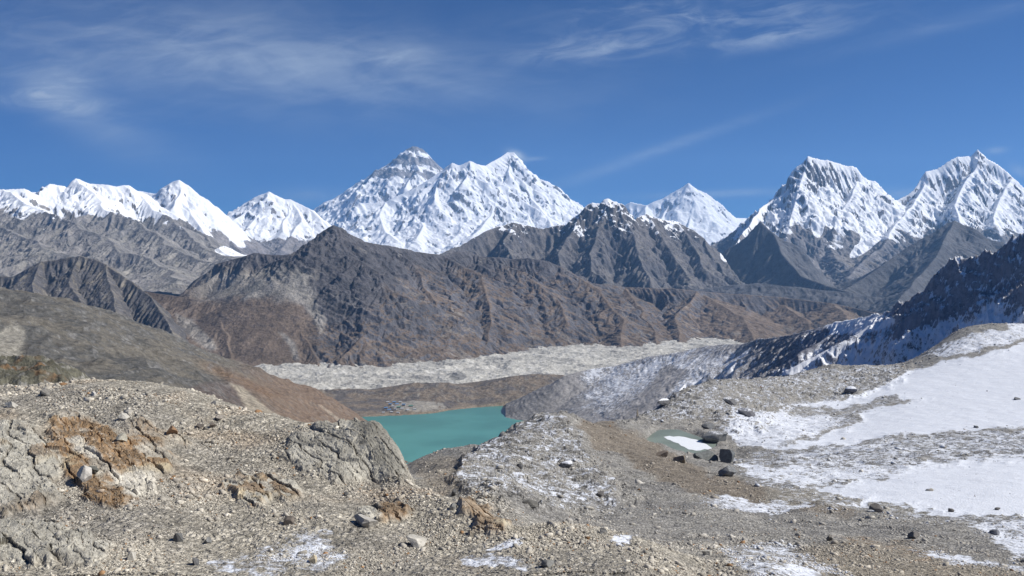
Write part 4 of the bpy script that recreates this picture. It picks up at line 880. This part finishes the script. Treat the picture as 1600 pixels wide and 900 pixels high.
B = [(1118, 683, 46, 22, DK, 'long snow bank with its shade painted dark, against the right shore of the pond behind the ice', .5),  # snow bank built as a boulder, its shade put into the dark tone
 (1134, 712, 27, 24, (.14, .15, .155), 'round dark boulder on the bank right of the lower end of the pond', 0),
 (1103, 712, 40, 17, (.19, .20, .19), 'long low boulder at the lower end of the pond beside the ice', 0),
 (1137, 738, 30, 15, DK, 'dark pointed slab below the round boulder near the pond', .4),
 (1064, 718, 22, 11, (.22, .19, .15), 'brown boulder on the near bank of the pond', 0),
 (1108, 665, 20, 7, DK, 'flat dark rock on the slope above the long bank by the pond', 0),
 (1035, 710, 24, 10, (.23, .19, .15), 'low brown rock pile on the near side of the pond', 0),
 (832, 787, 32, 9, (.15, .145, .13), 'long flat dark rock on the snow dusted knoll', 0),
 (936, 774, 15, 6, (.16, .15, .14), 'small dark rock right of the flat rock on the knoll', 0),
 (857, 880, 22, 12, (.19, .19, .18), 'rounded grey boulder in the rubble near the bottom centre', 0),
 (942, 831, 13, 9, PL, 'pale block standing on the edge of the near rubble', .3),
 (1106, 864, 17, 8, PL, 'pale flat rock beside the snow stripes at the bottom', 0),
 (1371, 796, 20, 11, (.15, .14, .13), 'dark boulder on the edge of the gravel strip below the snow', .3),
 (1428, 837, 20, 9, (.15, .14, .13), 'flat dark boulder in the rubble between snow and sandy ground', 0),
 (1297, 841, 11, 9, (.16, .15, .13), 'small upright dark rock left of the flat boulder in the rubble', 0),
 (1556, 832, 18, 9, (.15, .155, .17), 'dark boulder among dusted rubble at the right edge', .3),
 (1588, 623, 11, 4, DK, 'lone dark rock high on the upper snowfield', 0),
 (1525, 667, 9, 4, DK, 'small dark rock low on the upper snowfield', 0),
 (1558, 795, 9, 5, (.15, .14, .13), 'small dark rock at the lower edge of the lower snowfield', 0),
 (1486, 798, 9, 5, (.15, .14, .13), 'small rock left of another at the edge of the lower snowfield', 0),
 (1328, 611, 20, 12, (.12, .12, .14), 'dark snow capped crag above the tip of the upper snowfield', .6),
 (1166, 645, 30, 9, (.13, .13, .14), 'dark ledge rock on the dusted slope above the pond', .5),
 (1140, 628, 24, 8, (.14, .14, .14), 'dark ledge rock near the crest of the dusted slope', .5),
 (1036, 628, 22, 8, (.13, .13, .13), 'snow capped slab at the left end of the dusted crest', .6),
 (885, 727, 22, 9, (.15, .15, .15), 'snow capped dark rock on the right side of the knoll', .6),
 (813, 729, 12, 9, (.11, .11, .11), 'small black boulder on the left side of the knoll', 0),
 (193, 651, 17, 11, PL, 'pale block on the upper rubble slope above the rusty bedrock', 0),
 (311, 665, 12, 7, (.17, .15, .13), 'leftmost of three dark stones on the upper rubble slope', 0),
 (321, 669, 8, 6, (.16, .15, .13), 'middle and lowest of three dark stones on the rubble slope', 0),
 (331, 665, 11, 6, (.20, .17, .14), 'rightmost of three dark stones on the upper rubble slope', 0),
 (70, 614, 15, 10, (.20, .19, .17), 'dark block on the skyline of the rubble slope at left', 0),
 (147, 616, 8, 6, (.5, .48, .44), 'small white block on the skyline of the rubble slope', 0),
 (18, 632, 18, 10, PL, 'pale block at the left edge on the rubble crest', 0),
 (343, 653, 14, 6, (.30, .27, .23), 'flat brown slab right of the three dark stones', 0),
 (334, 630, 7, 5, (.12, .12, .12), 'small black stone on the crest of the rubble slope', 0),
 (280, 840, 16, 15, (.15, .15, .145), 'dark angular boulder in the rubble below the rusty bedrock', 0),
 (325, 845, 12, 10, (.17, .17, .165), 'grey boulder right of the dark angular boulder', 0),
 (306, 877, 8, 15, (.14, .14, .14), 'upright dark stone beside the snowy strip at the bottom', 0),
 (208, 870, 13, 13, PL, 'pale cube shaped block near the bottom left', 0),
 (488, 874, 14, 11, (.44, .38, .27), 'yellowish block lying on the snowy strip at the bottom', 0),
 (452, 815, 20, 10, (.15, .13, .11), 'dark brown boulder left of the small rusty outcrop', 0),
 (652, 847, 36, 16, PL, 'large pale slab in the rubble near the bottom', 0),
 (573, 815, 42, 17, (.38, .36, .32), 'pale slab leaning on the small rusty outcrop', 0),
 (709, 770, 8, 11, (.10, .10, .10), 'upright black stone in the gully left of the knoll', 0),
 (540, 772, 7, 6, (.10, .10, .10), 'small black stone below the pale ribbed outcrop', 0),
 (708, 792, 11, 8, (.19, .19, .18), 'grey block above the large rusty outcrop', 0),
 (135, 742, 26, 22, (.44, .42, .38), 'whitish block set in the rusty bedrock', 0),
 (143, 733, 22, 8, (.14, .14, .12), 'dark greenish slab in the middle of the rusty bedrock', 0),
 (190, 685, 16, 12, (.40, .38, .31), 'pale block in the upper part of the rusty bedrock', 0),
 (268, 672, 16, 12, (.27, .17, .10), 'rust coloured block at the right end of the bedrock', 0)]
for k, (x, y, w_, h_, tone, lab, sn) in enumerate(B):
    boulder(x, y, w_ * .95, h_ * 1.1, tone, lab, 300 + k, sn, rot=rs(k).uniform(-.18, .18))

# ---------------------------------------------------------------- village on the lake shore
def ground_z(X_, Y_):
    d = (MX - X_) ** 2 + (MY - Y_) ** 2; return float(MZ.flat[int(np.argmin(d))])
def plain(name, col, rough=.7):
    m = bpy.data.materials.new(name); m.use_nodes = True; N = NT(m.node_tree); b = N.n['Principled BSDF']
    n = N.noise(N.new('ShaderNodeNewGeometry').outputs['Position'], 1.3, 4, .6)
    N.l.new(N.mix(n, tuple(x * .8 for x in col) + (1,), tuple(min(1, x * 1.2) for x in col) + (1,)), b.inputs['Base Color']); b.inputs['Roughness'].default_value = rough
    return m
M_wall = plain('stone_house_wall', (.42, .40, .37)); M_win = plain('window_glass', (.05, .07, .10), .2)
ROOFS = [plain('blue_tin_roof', (.13, .24, .42), .4), plain('grey_tin_roof', (.45, .47, .50), .4), plain('green_tin_roof', (.10, .24, .19), .4)]
def box(v, f, x0, x1, y0, y1, z0, z1):
    n = len(v); v += [(x, y, z) for z in (z0, z1) for y in (y0, y1) for x in (x0, x1)]
    f += [tuple(n + q for q in s_) for s_ in ((0, 2, 3, 1), (4, 5, 7, 6), (0, 1, 5, 4), (2, 6, 7, 3), (0, 4, 6, 2), (1, 3, 7, 5))]
def mesh_of(name, v, f, mat, parent):
    me = bpy.data.meshes.new(name); me.from_pydata(v, [], f); me.materials.append(mat)
    o = bpy.data.objects.new(name, me); C.objects.link(o); o.parent = parent; return o
def house(w_, d_, h_, roof):
    e = bpy.data.objects.new('lodge', None); C.objects.link(e)
    v, f = [], []; box(v, f, -w_ / 2, w_ / 2, -d_ / 2, d_ / 2, -1.5, h_)
    n = len(v); v += [(-w_ / 2, -d_ / 2, h_), (-w_ / 2, d_ / 2, h_), (-w_ / 2, 0, h_ + d_ * .28), (w_ / 2, -d_ / 2, h_), (w_ / 2, d_ / 2, h_), (w_ / 2, 0, h_ + d_ * .28)]
    f += [(n, n + 2, n + 1), (n + 3, n + 4, n + 5)]
    mesh_of('wall', v, f, M_wall, e)
    a, b_ = w_ / 2 + .5, d_ / 2 + .6; r = h_ + d_ * .28 + .2; lo = h_ - .12
    v = [(-a, -b_, lo), (a, -b_, lo), (a, 0, r), (-a, 0, r), (a, b_, lo), (-a, b_, lo)]; v += [(x, y, z + .15) for x, y, z in v]
    f = [(0, 1, 2, 3), (3, 2, 4, 5), (6, 9, 8, 7), (9, 11, 10, 8), (0, 6, 7, 1), (4, 10, 11, 5), (0, 3, 9, 6), (3, 5, 11, 9), (1, 7, 8, 2), (2, 8, 10, 4)]
    mesh_of('roof', v, f, roof, e)
    k = max(2, int(w_ / 3))
    for q in range(k):
        v, f = [], []; cx_ = -w_ / 2 + (q + .5) * w_ / k; box(v, f, cx_ - .55, cx_ + .55, -d_ / 2 - .06, -d_ / 2 + .05, 1.0, 2.2); mesh_of('window', v, f, M_win, e)
    return e
protos = [house(13, 7, 5.2, ROOFS[0]), house(10, 6, 3.4, ROOFS[1]), house(15, 7, 4.2, ROOFS[2])]
spots = [(603, 641, 0, .1), (608, 643.5, 0, .3), (610, 636.5, 0, -.2), (614, 639.5, 1, .2), (616, 634, 0, .1), (618, 643, 1, -.3), (620, 637, 0, .4), (623, 640.5, 2, 0), (625, 633, 1, .2), (612, 645.5, 1, .1), (628, 642.5, 1, .3), (631, 638.5, 0, -.1), (637, 644, 1, .5), (642, 640, 2, .1), (622, 646, 1, -.2), (599, 647, 1, .2), (606, 633.5, 1, .2), (648, 643, 1, .2)]
names = {0: ('blue roofed lodge in the village on the far lake shore', 'blue roofed village lodges'), 1: ('small grey roofed stone house in the village on the far lake shore', 'grey roofed village houses'), 2: ('long green roofed lodge in the village on the far lake shore', 'green roofed village lodges')}
used = set()
for (x, y, k, rz) in spots:
    if k in used:
        e = protos[k].copy(); C.objects.link(e)
        for ch in protos[k].children:
            c_ = ch.copy(); C.objects.link(c_); c_.parent = e
    else: e = protos[k]; used.add(k)
    a, t = at(x, y); D = 558 / -t; D = min(max(D, 3120), 3420); e.location = (a * D, D, ground_z(a * D, D)); e.rotation_euler = (0, 0, rz)
    tag(e, names[k][0], 'house', None, names[k][1])
print('done', round(time.time() - T0, 1), 's')
